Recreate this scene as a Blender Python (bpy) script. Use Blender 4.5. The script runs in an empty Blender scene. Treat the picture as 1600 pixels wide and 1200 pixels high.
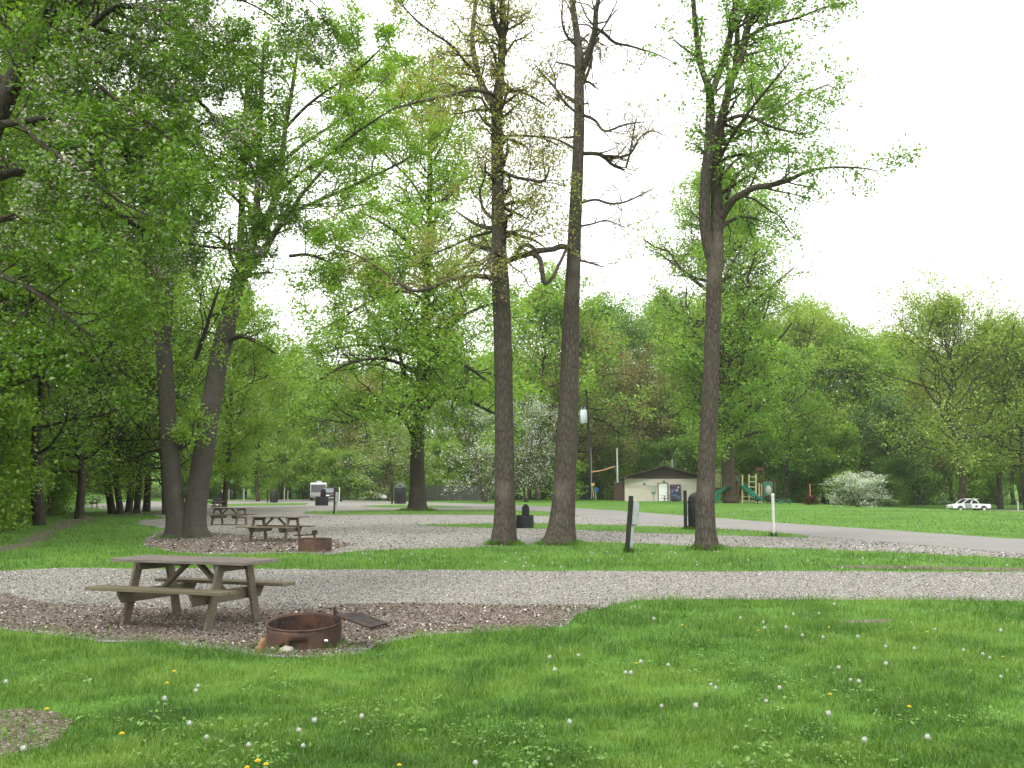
import bpy, math, random
import numpy as np
from math import radians as R, sin, cos, pi, sqrt, atan2
rng = np.random.default_rng(7); random.seed(7)
S = bpy.context.scene; C = S.collection
# ------------------------------------------------------------------ camera maths
F = 1570.0; CH = 1.6; PITCH = math.atan(163/1570.0)
def ray(px, py):
    x = (px-800)/F; y = (600-py)/F
    return np.array([x, cos(PITCH)-y*sin(PITCH), sin(PITCH)+y*cos(PITCH)])
def P(px, py, d):
    r = ray(px, py); r = r*(d/r[1]); return np.array([r[0], r[1], CH+r[2]])
def sst(a, b, x):
    t = np.clip((x-a)/(b-a), 0, 1); return t*t*(3-2*t)
def H(x, y):
    x = np.asarray(x, float); y = np.asarray(y, float)
    z = -0.85*sst(30, 46, x)*sst(60, 105, y)
    z = z + 15*sst(175, 330, y) + 13*sst(-50, -120, x)*sst(20, 50, y)*(1-sst(175, 330, y)) + 10*sst(95,190,x)*sst(60,110,y)*(1-sst(175,330,y))  # rises behind and beside the woods, added to block bright horizon between trunks
    return z
def G(px, py, dz=0.0):
    r = ray(px, py); r = r/r[1]; d = np.arange(3, 400, .05)      # first point where the ray meets the terrain
    z = CH+r[2]*d-dz; h = H(r[0]*d, d); k = np.argmax(z <= h)
    if z[k] > h[k]: k = len(d)-1
    k = max(k, 1); a = z[k-1]-h[k-1]; b = h[k]-z[k]; dd = d[k-1]+.05*a/(a+b+1e-12)
    return np.array([r[0]*dd, dd, float(H(r[0]*dd, dd))+dz])
def GX(px, d):                     # ground point under image column px at distance d
    x = (px-800)/F*d/cos(PITCH)*1.0
    x = (px-800)/F*d*cos(PITCH)/(1-0) if False else (px-800)/F*(d*cos(PITCH)+(-CH)*sin(PITCH))
    return np.array([x, d, float(H(x, d))])
# ------------------------------------------------------------------ noise
_nt = rng.random((256, 256))
def vnoise(x, y):
    xi = np.floor(x).astype(int); yi = np.floor(y).astype(int); fx = x-xi; fy = y-yi
    fx = fx*fx*(3-2*fx); fy = fy*fy*(3-2*fy)
    g = lambda a, b: _nt[a & 255, b & 255]
    return (g(xi,yi)*(1-fx)+g(xi+1,yi)*fx)*(1-fy)+(g(xi,yi+1)*(1-fx)+g(xi+1,yi+1)*fx)*fy
def fbm(x, y, o=3):
    s = 0; a = .5
    for i in range(o): s = s+a*vnoise(x*2**i+17*i, y*2**i+31*i); a *= .5
    return s/(1-.5**o)
# ------------------------------------------------------------------ objects
def link(o, parent=None):
    C.objects.link(o)
    if parent: o.parent = parent
    return o
def tag(o, label=None, cat=None, group=None, kind=None):
    if label: o['label'] = label
    if cat: o['category'] = cat
    if group: o['group'] = group
    if kind: o['kind'] = kind
    return o
def thing(name, loc=(0,0,0), rz=0, label=None, cat=None, group=None, scale=1):
    o = bpy.data.objects.new(name, None); link(o); o.empty_display_size = .2
    o.location = [float(v) for v in loc]; o.rotation_euler = (0,0,rz); o.scale = (scale,)*3
    return tag(o, label, cat, group)
def npmesh(name, V, Fc, mat, parent=None, smooth=False, attr=None, attrname='rnd'):
    V = np.asarray(V, np.float32); Fc = np.asarray(Fc, np.int32); k = Fc.shape[1]
    me = bpy.data.meshes.new(name)
    me.vertices.add(len(V)); me.vertices.foreach_set('co', V.ravel())
    me.loops.add(Fc.size); me.loops.foreach_set('vertex_index', Fc.ravel())
    me.polygons.add(len(Fc)); me.polygons.foreach_set('loop_start', np.arange(0, Fc.size, k, dtype=np.int32))
    if attr is not None:
        a = me.attributes.new(attrname, 'FLOAT', 'POINT'); a.data.foreach_set('value', np.asarray(attr, np.float32))
    me.update(calc_edges=True)
    if smooth: me.polygons.foreach_set('use_smooth', np.ones(len(Fc), bool))
    me.materials.append(mat)
    o = bpy.data.objects.new(name, me); return link(o, parent)
class MB:
    def __init__(s): s.v = []; s.f = []; s.sm = []
    def add(s, vs, fs, smooth=False):
        n = len(s.v); s.v += [tuple(float(c) for c in v) for v in vs]
        s.f += [tuple(i+n for i in f) for f in fs]; s.sm += [smooth]*len(fs); return s
    def box(s, c, size, rot=None):
        from mathutils import Euler, Vector
        hx, hy, hz = [a/2 for a in size]; vs = []
        m = Euler(rot).to_matrix() if rot else None
        for x in (-hx, hx):
            for y in (-hy, hy):
                for z in (-hz, hz):
                    p = Vector((x,y,z)); p = m @ p if m else p
                    vs.append((p[0]+c[0], p[1]+c[1], p[2]+c[2]))
        return s.add(vs, [(0,1,3,2),(4,6,7,5),(0,4,5,1),(2,3,7,6),(0,2,6,4),(1,5,7,3)])
    def beam(s, a, b, w, h, up=(0,0,1)):   # rectangular bar between two points; w across, h along up
        a = np.array(a, float); b = np.array(b, float); d = b-a; d /= np.linalg.norm(d)
        u = np.array(up, float); sdir = np.cross(d, u); sdir /= np.linalg.norm(sdir); u = np.cross(sdir, d)
        vs = [p+sdir*w/2*i+u*h/2*j for p in (a, b) for i in (-1, 1) for j in (-1, 1)]
        return s.add(vs, [(0,1,3,2),(4,6,7,5),(0,4,5,1),(2,3,7,6),(0,2,6,4),(1,5,7,3)])
    def prism(s, poly, y0, y1, axis='y'):  # poly of (a,b) extruded
        n = len(poly)
        mk = {'y': lambda a,b,t:(a,t,b), 'x': lambda a,b,t:(t,a,b), 'z': lambda a,b,t:(a,b,t)}[axis]
        vs = [mk(a,b,y0) for a,b in poly]+[mk(a,b,y1) for a,b in poly]
        fs = [tuple(range(n)), tuple(range(2*n-1, n-1, -1))]+[(i, i+n, (i+1)%n+n, (i+1)%n) for i in range(n)]
        return s.add(vs, fs)
    def lathe(s, prof, n=24, c=(0,0,0), smooth=True):
        vs = []; fs = []
        for r, z in prof:
            for k in range(n):
                a = 2*pi*k/n; vs.append((c[0]+r*cos(a), c[1]+r*sin(a), c[2]+z))
        for i in range(len(prof)-1):
            for k in range(n):
                fs.append((i*n+k, i*n+(k+1)%n, (i+1)*n+(k+1)%n, (i+1)*n+k))
        return s.add(vs, fs, smooth)
    def tube(s, pts, r, n=8, smooth=True):
        pts = np.array(pts, float); r = np.broadcast_to(np.array(r, float), (len(pts),))
        V, Fq = tube_np(pts, r, n); m = len(pts)
        s.add(V, [tuple(f) for f in Fq], smooth)
        s.add(V[:n], [tuple(range(n))[::-1]]); s.add(V[-n:], [tuple(range(n))]); return s
    def sphere(s, c, r, n=12, m=8, sc=(1,1,1)):
        vs=[]; fs=[]
        for i in range(m+1):
            t = pi*i/m
            for k in range(n):
                a = 2*pi*k/n; vs.append((c[0]+r*sc[0]*sin(t)*cos(a), c[1]+r*sc[1]*sin(t)*sin(a), c[2]+r*sc[2]*cos(t)))
        for i in range(m):
            for k in range(n): fs.append((i*n+k, (i+1)*n+k, (i+1)*n+(k+1)%n, i*n+(k+1)%n))
        return s.add(vs, fs, True)
    def build(s, name, mat, parent=None, bevel=0, loc=None):
        me = bpy.data.meshes.new(name); me.from_pydata(s.v, [], s.f); me.update()
        me.polygons.foreach_set('use_smooth', s.sm); me.materials.append(mat)
        o = bpy.data.objects.new(name, me); link(o, parent)
        if loc is not None: o.location = [float(v) for v in loc]
        if bevel:
            b = o.modifiers.new('b', 'BEVEL'); b.width = bevel; b.segments = 2; b.limit_method = 'ANGLE'
        return o
def copy_tree(o, parent=None):
    c = o.copy(); C.objects.link(c)
    if parent: c.parent = parent
    for ch in list(o.children): copy_tree(ch, c)
    return c
def tube_np(pts, rad, n):
    m = len(pts); T = np.gradient(pts, axis=0); T /= np.linalg.norm(T, axis=1)[:, None]+1e-9
    ref = np.array([0.,0.,1.]) if abs(T[0,2]) < .8 else np.array([1.,0.,0.])
    A = np.cross(T, ref); A /= np.linalg.norm(A, axis=1)[:, None]+1e-9; B = np.cross(T, A)
    a = np.arange(n)*2*pi/n
    V = pts[:,None,:]+rad[:,None,None]*(np.cos(a)[None,:,None]*A[:,None,:]+np.sin(a)[None,:,None]*B[:,None,:])
    i = np.arange(m-1)[:,None]*n; k = np.arange(n)[None,:]; k2 = (k+1)%n
    Fq = np.stack([i+k, i+k2, i+n+k2, i+n+k], -1).reshape(-1, 4)
    return V.reshape(-1, 3), Fq
# ------------------------------------------------------------------ materials
def newmat(name):
    m = bpy.data.materials.new(name); m.use_nodes = True; nt = m.node_tree; nt.nodes.clear()
    out = nt.nodes.new('ShaderNodeOutputMaterial')
    return m, nt, out
class N:
    def __init__(s, nt): s.nt = nt
    def __call__(s, t, **kw):
        n = s.nt.nodes.new(t)
        for k, v in kw.items():
            if k == 'inp':
                for a, b in v.items():
                    if isinstance(b, bpy.types.NodeSocket): s.nt.links.new(b, n.inputs[a])
                    else: n.inputs[a].default_value = b
            else: setattr(n, k, v)
        return n
    def ramp(s, fac, stops):
        n = s.nt.nodes.new('ShaderNodeValToRGB'); s.nt.links.new(fac, n.inputs[0]); e = n.color_ramp.elements
        while len(e) < len(stops): e.new(.5)
        for i, (p, c) in enumerate(stops): e[i].position = p; e[i].color = (*c, 1) if len(c) == 3 else c
        return n.outputs[0]
    def mix(s, fac, a, b, mode='MIX'):
        n = s.nt.nodes.new('ShaderNodeMix'); n.data_type = 'RGBA'; n.blend_type = mode
        for i, v in ((0, fac), (6, a), (7, b)):
            if isinstance(v, bpy.types.NodeSocket): s.nt.links.new(v, n.inputs[i])
            else: n.inputs[i].default_value = v if i == 0 else ((*v, 1) if len(v) == 3 else v)
        return n.outputs[2]
def simple(name, col, rough=.6, metal=0, var=.25, scale=6, bump=.0, spec=.3, dirt=None):
    m, nt, out = newmat(name); n = N(nt)
    tc = n('ShaderNodeTexCoord'); no = n('ShaderNodeTexNoise', inp={'Vector': tc.outputs['Object'], 'Scale': scale, 'Detail': 6, 'Roughness': .65})
    lo = [c*(1-var) for c in col]; hi = [min(1, c*(1+var)) for c in col]
    c = n.ramp(no.outputs[0], [(.3, lo), (.7, hi)])
    if dirt:
        no2 = n('ShaderNodeTexNoise', inp={'Vector': tc.outputs['Object'], 'Scale': scale*.45, 'Detail': 8, 'Roughness': .7})
        f = n.ramp(no2.outputs[0], [(.48, (0,0,0)), (.62, (1,1,1))]); c = n.mix(f, c, dirt)
    b = n('ShaderNodeBsdfPrincipled', inp={'Base Color': c, 'Roughness': rough, 'Metallic': metal, 'Specular IOR Level': spec})
    if bump:
        bp = n('ShaderNodeBump', inp={'Strength': bump, 'Distance': .02, 'Height': no.outputs[0]}); nt.links.new(bp.outputs[0], b.inputs['Normal'])
    nt.links.new(b.outputs[0], out.inputs[0]); return m
def leafmat(name, cols, trans=.5, gloss=.08, tint=(1.35, 1.22, .6)):
    """cols: three base colours, dark to light, picked by the leaf's own random value"""
    m, nt, out = newmat(name); n = N(nt)
    at = n('ShaderNodeAttribute', attribute_name='rnd')
    c = n.ramp(at.outputs['Fac'], [(0, cols[0]), (.5, cols[1]), (1, cols[2])])
    c2 = n.mix(1.0, c, tint, 'MULTIPLY')
    d = n('ShaderNodeBsdfDiffuse', inp={'Color': c}); t = n('ShaderNodeBsdfTranslucent', inp={'Color': c2})
    g = n('ShaderNodeBsdfGlossy', inp={'Color': (1,1,1,1), 'Roughness': .5})
    a = n('ShaderNodeMixShader', inp={0: trans, 1: d.outputs[0], 2: t.outputs[0]})
    b = n('ShaderNodeMixShader', inp={0: gloss*.5, 1: a.outputs[0], 2: g.outputs[0]})
    nt.links.new(b.outputs[0], out.inputs[0]); return m
def barkmat(name, lo, hi, scale=1.0, moss=(.07,.085,.035), mossamt=.35):
    m, nt, out = newmat(name); n = N(nt)
    tc = n('ShaderNodeTexCoord'); mp = n('ShaderNodeMapping', inp={'Vector': tc.outputs['Object'], 'Scale': (9*scale, 9*scale, 2.6*scale)})
    v = n('ShaderNodeTexVoronoi', feature='DISTANCE_TO_EDGE', inp={'Vector': mp.outputs[0], 'Scale': 1.0, 'Randomness': 1})
    no = n('ShaderNodeTexNoise', inp={'Vector': mp.outputs[0], 'Scale': 2.2, 'Detail': 8, 'Roughness': .7})
    nl = n('ShaderNodeTexNoise', inp={'Vector': tc.outputs['Object'], 'Scale': .9, 'Detail': 5})
    vr = n.ramp(v.outputs[0], [(0, (0,0,0)), (.3, (1,1,1))])
    h = n.mix(.72, vr, no.outputs[0])
    c = n.ramp(h, [(.2, lo), (.75, hi)])
    f = n.ramp(nl.outputs[0], [(.5, (0,0,0)), (.7, (mossamt,)*3)]); c = n.mix(f, c, moss)
    f2 = n.ramp(nl.outputs[0], [(.3, (.5,)*3), (.45, (0,0,0))]); c = n.mix(f2, c, [k*1.35 for k in hi])
    b = n('ShaderNodeBsdfPrincipled', inp={'Base Color': c, 'Roughness': .92, 'Specular IOR Level': .15})
    bp = n('ShaderNodeBump', inp={'Strength': 1.0, 'Distance': .05, 'Height': h}); nt.links.new(bp.outputs[0], b.inputs['Normal'])
    nt.links.new(b.outputs[0], out.inputs[0]); return m
def woodmat(name, a, b_, green=None):
    m, nt, out = newmat(name); n = N(nt)
    tc = n('ShaderNodeTexCoord'); mp = n('ShaderNodeMapping', inp={'Vector': tc.outputs['Object'], 'Scale': (2.5, 30, 30)})
    no = n('ShaderNodeTexNoise', inp={'Vector': mp.outputs[0], 'Scale': 1.2, 'Detail': 8, 'Roughness': .6})
    nb = n('ShaderNodeTexNoise', inp={'Vector': tc.outputs['Object'], 'Scale': 2.8, 'Detail': 5})
    c = n.ramp(no.outputs[0], [(.3, a), (.7, b_)])
    if green: c = n.mix(n.ramp(nb.outputs[0], [(.42, (0,0,0)), (.62, (.75,)*3)]), c, green)
    b = n('ShaderNodeBsdfPrincipled', inp={'Base Color': c, 'Roughness': .85, 'Specular IOR Level': .2})
    bp = n('ShaderNodeBump', inp={'Strength': .5, 'Distance': .006, 'Height': no.outputs[0]}); nt.links.new(bp.outputs[0], b.inputs['Normal'])
    nt.links.new(b.outputs[0], out.inputs[0]); return m
def groundmat(name, stops, sc=(.25, 3, 40), bump=.5, bumpd=.03, speck=None, vor=0, rough=.95, big=None):
    m, nt, out = newmat(name); n = N(nt); g = n('ShaderNodeNewGeometry')
    a = n('ShaderNodeTexNoise', inp={'Vector': g.outputs['Position'], 'Scale': sc[0], 'Detail': 6, 'Roughness': .6})
    b = n('ShaderNodeTexNoise', inp={'Vector': g.outputs['Position'], 'Scale': sc[1], 'Detail': 8, 'Roughness': .7})
    d = n('ShaderNodeTexNoise', inp={'Vector': g.outputs['Position'], 'Scale': sc[2], 'Detail': 4, 'Roughness': .8})
    s1 = n('ShaderNodeMath', operation='MULTIPLY_ADD', inp={0: a.outputs[0], 1: .4, 2: 0.0})
    s2 = n('ShaderNodeMath', operation='MULTIPLY_ADD', inp={0: b.outputs[0], 1: .35, 2: s1.outputs[0]})
    s3 = n('ShaderNodeMath', operation='MULTIPLY_ADD', inp={0: d.outputs[0], 1: .25, 2: s2.outputs[0]})
    c = n.ramp(s3.outputs[0], stops); h = s3.outputs[0]
    if vor:
        v = n('ShaderNodeTexVoronoi', inp={'Vector': g.outputs['Position'], 'Scale': vor, 'Randomness': 1})
        bw = n('ShaderNodeSeparateColor', inp={0: v.outputs['Color']})
        st = n.ramp(bw.outputs[0], speck); c = n.mix(.75, c, st); h = v.outputs['Distance']
    if big:
        f = n.ramp(a.outputs[0], [(.5, (0,0,0)), (.62, (.8,)*3)]); c = n.mix(f, c, big)
    bs = n('ShaderNodeBsdfPrincipled', inp={'Base Color': c, 'Roughness': rough, 'Specular IOR Level': .15})
    bp = n('ShaderNodeBump', inp={'Strength': bump, 'Distance': bumpd, 'Height': h}); nt.links.new(bp.outputs[0], bs.inputs['Normal'])
    nt.links.new(bs.outputs[0], out.inputs[0]); return m

GR = groundmat('grass_ground', [(.36, (.038,.088,.013)), (.5, (.07,.16,.022)), (.64, (.105,.22,.032))], sc=(.16, 2.2, 30), bump=.6)
GV = groundmat('gravel', [(.35, (.155,.147,.132)), (.65, (.255,.244,.226))], sc=(.3, 4, 60), vor=52, bump=.8, bumpd=.015,
               speck=[(0,(.09,.083,.073)), (.5,(.2,.19,.172)), (.85,(.32,.31,.288)), (1,(.56,.55,.525))])
RD = groundmat('road_asphalt', [(.35, (.16,.155,.148)), (.65, (.225,.22,.212))], sc=(.2, 2, 60), bump=.2, bumpd=.005)
LT = groundmat('leaf_litter_ground', [(.36, (.065,.05,.04)), (.52, (.125,.1,.08)), (.66, (.21,.175,.145))], sc=(.6, 7, 60), vor=48, bump=.9, bumpd=.02,
               speck=[(0,(.05,.038,.03)), (.55,(.13,.1,.082)), (.85,(.24,.2,.17)), (1,(.45,.41,.37))])
BARK = barkmat('bark_grey_brown', (.025,.021,.018), (.122,.103,.088), 1.5)
BARK2 = barkmat('bark_dark', (.022,.018,.015), (.07,.058,.048), 1.5)
BARKF = barkmat('bark_far', (.03,.024,.018), (.1,.078,.058), .5)
BARKT = barkmat('bark_smooth_grey', (.045,.04,.034), (.098,.088,.077), 2.2, mossamt=.2)
LV = {
 'fresh': leafmat('leaf_fresh_green', [(.105,.22,.02), (.195,.35,.035), (.29,.47,.065)]),
 'bright': leafmat('leaf_bright_green', [(.11,.23,.018), (.19,.37,.035), (.29,.48,.065)]),
 'yellow': leafmat('leaf_yellow_green', [(.14,.23,.03), (.24,.37,.055), (.34,.48,.10)]),
 'olive': leafmat('leaf_olive_bronze', [(.18,.175,.065), (.29,.295,.11), (.40,.42,.17)]),
 'deep': leafmat('leaf_deep_green', [(.04,.10,.02), (.07,.16,.03), (.11,.22,.045)], trans=.35),
 'cool': leafmat('leaf_cool_green', [(.095,.20,.04), (.16,.32,.065), (.25,.43,.11)]),
 'bough': leafmat('leaf_bough_shaded', [(.04,.1,.010), (.085,.19,.017), (.17,.32,.035)], trans=.42),  # leaf colour darkened to stand in for the shade behind these boughs
 'shade': leafmat('leaf_wood_green', [(.065,.16,.018), (.13,.27,.03), (.21,.39,.055)]),
}
PETAL = leafmat('petal_white', [(.5,.51,.49), (.7,.71,.69), (.86,.87,.86)], trans=.35, tint=(1,1,1))
PETALP = leafmat('petal_blush', [(.42,.35,.34), (.6,.53,.52), (.78,.72,.7)], trans=.35, tint=(1,1,1))
GRASSM = leafmat('grass_blade', [(.036,.1,.014), (.088,.2,.024), (.21,.33,.065)], trans=.35, gloss=.05)
# ------------------------------------------------------------------ trees
class TreeB:
    def __init__(s, seed=0):
        s.r = np.random.default_rng(seed); s.T = []; s.A = []; s.AV = []; s.off = 0; s.V = []; s.Fq = []
    def tube(s, pts, rad, n):
        V, Fq = tube_np(pts, rad, n); s.V.append(V); s.Fq.append(Fq+s.off); s.off += len(V)
    def limb(s, pts, rad, n=10, sub=4, jit=0.0):
        """smooth a control polyline (world/local coordinates) and add it"""
        pts = np.array(pts, float); rad = np.array(rad, float); m = len(pts)
        t = np.arange(m); tt = np.linspace(0, m-1, (m-1)*sub+1)
        out = np.stack([catmull(pts[:,k], tt) for k in range(3)], 1); rr = np.interp(tt, t, rad); rr[-1] *= .15; rr[-2] *= .6; rr[-3] *= .85
        if jit and jit > .06:
            seg = np.linalg.norm(np.gradient(out, axis=0), axis=1); jj = s.r.normal(0, jit, out.shape); jj[0] = 0; jj[1:-1] = (jj[:-2]+jj[1:-1]*2+jj[2:])/4
            out = out+jj*np.minimum(rr, seg*.7)[:,None]
        V, Fq = tube_np(out, rr, n)
        if n > 8:                                   # fluted, knotty bark outline
            a = np.tile(np.arange(n)*2*pi/n, len(out)); ax = np.repeat(out, n, 0); z = ax[:,2]; rv = V-ax
            low = np.exp(-np.clip(z, 0, 9)/.4)
            ph = s.r.uniform(0, 6, 3)
            f = 1+(.02+.16*low)*np.sin(5*a+ph[0])+.03*np.sin(3*a+z*.6+ph[1])+.035*(fbm(a*1.2+ph[2]*9, z*1.8, 2)-.5)*2
            V = ax+rv*f[:,None]
        s.V.append(V); s.Fq.append(Fq+s.off); s.off += len(V); return out, rr
    def sprout(s, pts, rad, n, L, lvl, cfg, t0=.15, t1=1.0, rr=.45, spread=None, bias=(0,0,0)):
        """child branches along a limb"""
        m = len(pts); r = s.r; bias = np.array(bias, float)
        for i in range(n):
            t = t0+(t1-t0)*((i+r.random())/n); k = min(m-1.001, t*(m-1)); k0 = int(k); f = k-k0
            p = pts[k0]*(1-f)+pts[k0+1]*f; tg = pts[k0+1]-pts[k0]; tg = tg/(np.linalg.norm(tg)+1e-9)
            ra = (rad[k0]*(1-f)+rad[k0+1]*f)
            a = spread if spread else cfg.get('ang', .85); a = a*(.75+.5*r.random())
            q = r.normal(size=3); q -= tg*q.dot(tg); q /= np.linalg.norm(q)
            d = tg*cos(a)+q*sin(a)+bias; d /= np.linalg.norm(d)
            s.branch(p, d, L*(1-.45*t)*(.7+.6*r.random()), min(ra*.7, max(cfg['rmin'], ra*rr)), lvl, cfg)
    def branch(s, p, d, L, rad, lvl, cfg):
        r = s.r; n = max(3, min(8, int(L/cfg.get('seg', .5))+2)); w = cfg.get('wander', .28); up = cfg.get('up', .06)
        st = L/(n-1); pts = [p]
        for i in range(n-1):
            d = d+r.normal(0, w, 3)+np.array([0,0,up]); d /= np.linalg.norm(d); p = p+d*st; pts.append(p)
        pts = np.array(pts); rr = np.linspace(rad, max(cfg['rmin']*.5, rad*.3), n)
        s.tube(pts, rr, 3 if lvl <= 1 else (4 if lvl == 2 else 6))
        if lvl > 0:
            s.sprout(pts, rr, cfg['nc'][lvl], L*cfg.get('ratio', .5), lvl-1, cfg, t0=.2)
        if lvl <= cfg.get('leaf_lvl', 1):
            tt = np.linspace(.3 if lvl else .1, 1, max(2, int(cfg.get('na', 3)*(2 if lvl else 1))))*(n-1)
            for t in tt:
                k = min(n-2, int(t)); f = t-k; s.A.append(pts[k]*(1-f)+pts[k+1]*f)
            s.AV += [r.random()]*len(tt)
    def trunk_obj(s, parent, mat):
        return npmesh('trunk', np.concatenate(s.V), np.concatenate(s.Fq), mat, parent, smooth=True)
    def leaves(s, parent, mat, per=8, size=.1, sig=.25, keep=1.0, name='crown', lo=None, flat=.55, droop=0, sel=None):
        A = np.array(s.A); AV = np.array(s.AV)
        if sel is not None: q = sel(A); A = A[q]; AV = AV[q]
        if keep < 1: q = s.r.random(len(A)) < keep; A = A[q]; AV = AV[q]
        if len(A) == 0: return None
        return leafcloud(s.r, A, AV, per, size, sig, mat, parent, name, flat, droop)
def catmull(y, tt):
    y = np.asarray(y); m = len(y); k = np.minimum(tt.astype(int), m-2); f = tt-k
    y0 = y[np.maximum(k-1, 0)]; y1 = y[k]; y2 = y[k+1]; y3 = y[np.minimum(k+2, m-1)]
    return .5*((2*y1)+(-y0+y2)*f+(2*y0-5*y1+4*y2-y3)*f*f+(-y0+3*y1-3*y2+y3)*f**3)
def leafcloud(r, A, AV, per, size, sig, mat, parent, name, flat=.55, droop=0):
    c = np.repeat(A, per, 0); av = np.repeat(AV, per); n = len(c)
    off = r.normal(0, 1, (n,3))*sig*np.array([1,1,.7]); c = c+off; c[:,2] -= droop*np.abs(r.normal(size=n))
    nrm = r.normal(size=(n,3)); nrm[:,2] = np.abs(nrm[:,2])+flat; nrm /= np.linalg.norm(nrm, axis=1)[:,None]
    u = r.normal(size=(n,3)); u -= nrm*(u*nrm).sum(1)[:,None]; u /= np.linalg.norm(u, axis=1)[:,None]; v = np.cross(nrm, u)
    s = size*(.6+.8*r.random(n))[:,None]
    V = np.stack([c-u*s*.5, c+v*s*.3+nrm*s*.08, c+u*s*.5-nrm*s*.05, c-v*s*.3+nrm*s*.08], 1).reshape(-1,3)
    Fq = np.arange(n*4).reshape(-1,4)
    at = np.repeat(np.clip(av*.55+r.random(n)*.45, 0, 1), 4)
    return npmesh(name, V, Fq, mat, parent, attr=at)
def flare(base, top, r0, r1, fl=1.5):
    """trunk foot: extra radii for the first metre"""
    return None
def pxr(w, d): return w*.5*d/F
def hero(name, d, label, mat, stems, seed, base):
    """stems: list of [(px,py,widthpx,ddepth), ...] at distance d, made into one tree rooted at base"""
    t = TreeB(seed); root = thing(name, base, 0, label, 'tree'); out = []
    for st in stems:
        pts = np.array([P(px, py, d+dd) for px, py, w, dd in st])-np.array(base); rad = [pxr(w, d+dd) for px, py, w, dd in st]
        out.append(t.limb(pts, rad, n=22 if rad[0] > .1 else 7, sub=5, jit=.05))
    return t, root, out
def hbase(px, py): return G(px, py)
def proto_tree(seed, height, crown_r, crown_base, nl, cfg, shape=lambda t: sin(pi*min(1, t*.9+.12))**.7, tr=.3, lean=0, leafkind='fresh', leaf=.22, per=7, sig=.4,
               bark=None, name='tree', multi=1, blossoms=None, limb_ang=1.0):
    t = TreeB(seed); r = t.r; root = thing(name)
    for mI in range(multi):
        a = 2*pi*mI/multi+r.random(); off = 0 if multi == 1 else 1
        top = np.array([cos(a)*crown_r*.45*off+r.normal()*height*.03+lean, sin(a)*crown_r*.45*off+r.normal()*height*.03, height*(1-.1*off*r.random())])
        n = 7; pts = [np.array([cos(a)*tr*.7*off, sin(a)*tr*.7*off, -.1])]
        for i in range(1, n):
            f = i/(n-1); q = pts[0]*(1-f)+top*f; q[:2] += r.normal(0, height*.012, 2); pts.append(q)
        rad = [tr*(1.0 if i else 1.45)*((1-i/(n-.5))**.8) for i in range(n)]; rad.insert(1, tr*1.05); pts.insert(1, pts[0]*.93+pts[1]*.07)
        tp, trd = t.limb(pts, np.array(rad)/(1 if multi == 1 else 1.5), n=9, sub=3)
        for i in range(nl//multi):
            f = (i+r.random())/(nl//multi); z = crown_base+(height-crown_base)*f*.97
            k = np.searchsorted(tp[:,2], z); k = min(max(k, 1), len(tp)-1); p = tp[k-1]+(tp[k]-tp[k-1])*((z-tp[k-1,2])/(tp[k,2]-tp[k-1,2]+1e-6))
            L = crown_r*shape(f)*(.75+.5*r.random()); az = i*2.4+r.normal()*.4; el = .15+.9*f*limb_ang
            dd = np.array([cos(az)*cos(el), sin(az)*cos(el), sin(el)])
            t.branch(p, dd, L, min(trd[k]*.6, tr*.35), 2, cfg)
    t.trunk_obj(root, bark or BARKF); t.leaves(root, LV[leafkind], per, leaf, sig)
    if blossoms: t.leaves(root, blossoms[0], blossoms[1], blossoms[2], sig, keep=blossoms[3], name='blossoms', flat=1.5)
    return root
HAZE = .0002
# ================================================================== camera, light
cam = bpy.data.cameras.new('camera'); cam.sensor_width = 36; cam.lens = 36*F/1600; cam.clip_end = 5000; cam.clip_start = .1
co = bpy.data.objects.new('camera', cam); link(co); co.location = (0,0,CH); co.rotation_euler = (R(90)+PITCH, 0, 0); S.camera = co
EL, AZ = R(58), R(-35)       # sun direction: high, behind-left
w = bpy.data.worlds.new('World'); S.world = w; w.use_nodes = True; nt = w.node_tree; nt.nodes.clear(); n = N(nt)
sky = n('ShaderNodeTexSky', sky_type='NISHITA'); sky.sun_disc = False; sky.sun_elevation = EL; sky.sun_rotation = AZ; sky.air_density = 1.2; sky.dust_density = 4
tc = n('ShaderNodeTexCoord')
cl = n('ShaderNodeTexNoise', inp={'Vector': tc.outputs['Generated'], 'Scale': 2.3, 'Detail': 6, 'Roughness': .55})
f = n.ramp(cl.outputs[0], [(.28, (.8,)*3), (.42, (.97,)*3)])
c = n.mix(f, sky.outputs[0], (11.0, 10.9, 10.7, 1))       # thin bright overcast
bg = n('ShaderNodeBackground', inp={'Color': c, 'Strength': .105}); wo = n('ShaderNodeOutputWorld'); nt.links.new(bg.outputs[0], wo.inputs[0])
sl = bpy.data.lights.new('sun', 'SUN'); sl.energy = 1.5; sl.angle = R(12); sl.color = (1,.96,.9)
so = bpy.data.objects.new('sun', sl); link(so); so.rotation_euler = (pi/2-EL, 0, R(-25)+0); 
S.view_settings.view_transform = 'Standard'; S.view_settings.look = 'None'; S.view_settings.gamma = 1; S.view_settings.exposure = 1.0
hz = MB(); hz.box((0, 600, 34), (4400, 2560, 74)); m, nt, out = newmat('haze_air'); n = N(nt)
pv = n('ShaderNodeVolumePrincipled', inp={'Color': (.93,.97,.93,1), 'Density': HAZE, 'Anisotropy': .2}); nt.links.new(pv.outputs[0], out.inputs['Volume'])
o = hz.build('haze', m); tag(o, kind='stuff', label='thin pale haze in the air over the whole park', cat='haze')
S.render.engine = 'CYCLES'; S.cycles.volume_bounces = 1; S.cycles.max_bounces = 10; S.cycles.diffuse_bounces = 8; S.cycles.transmission_bounces = 8
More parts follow.
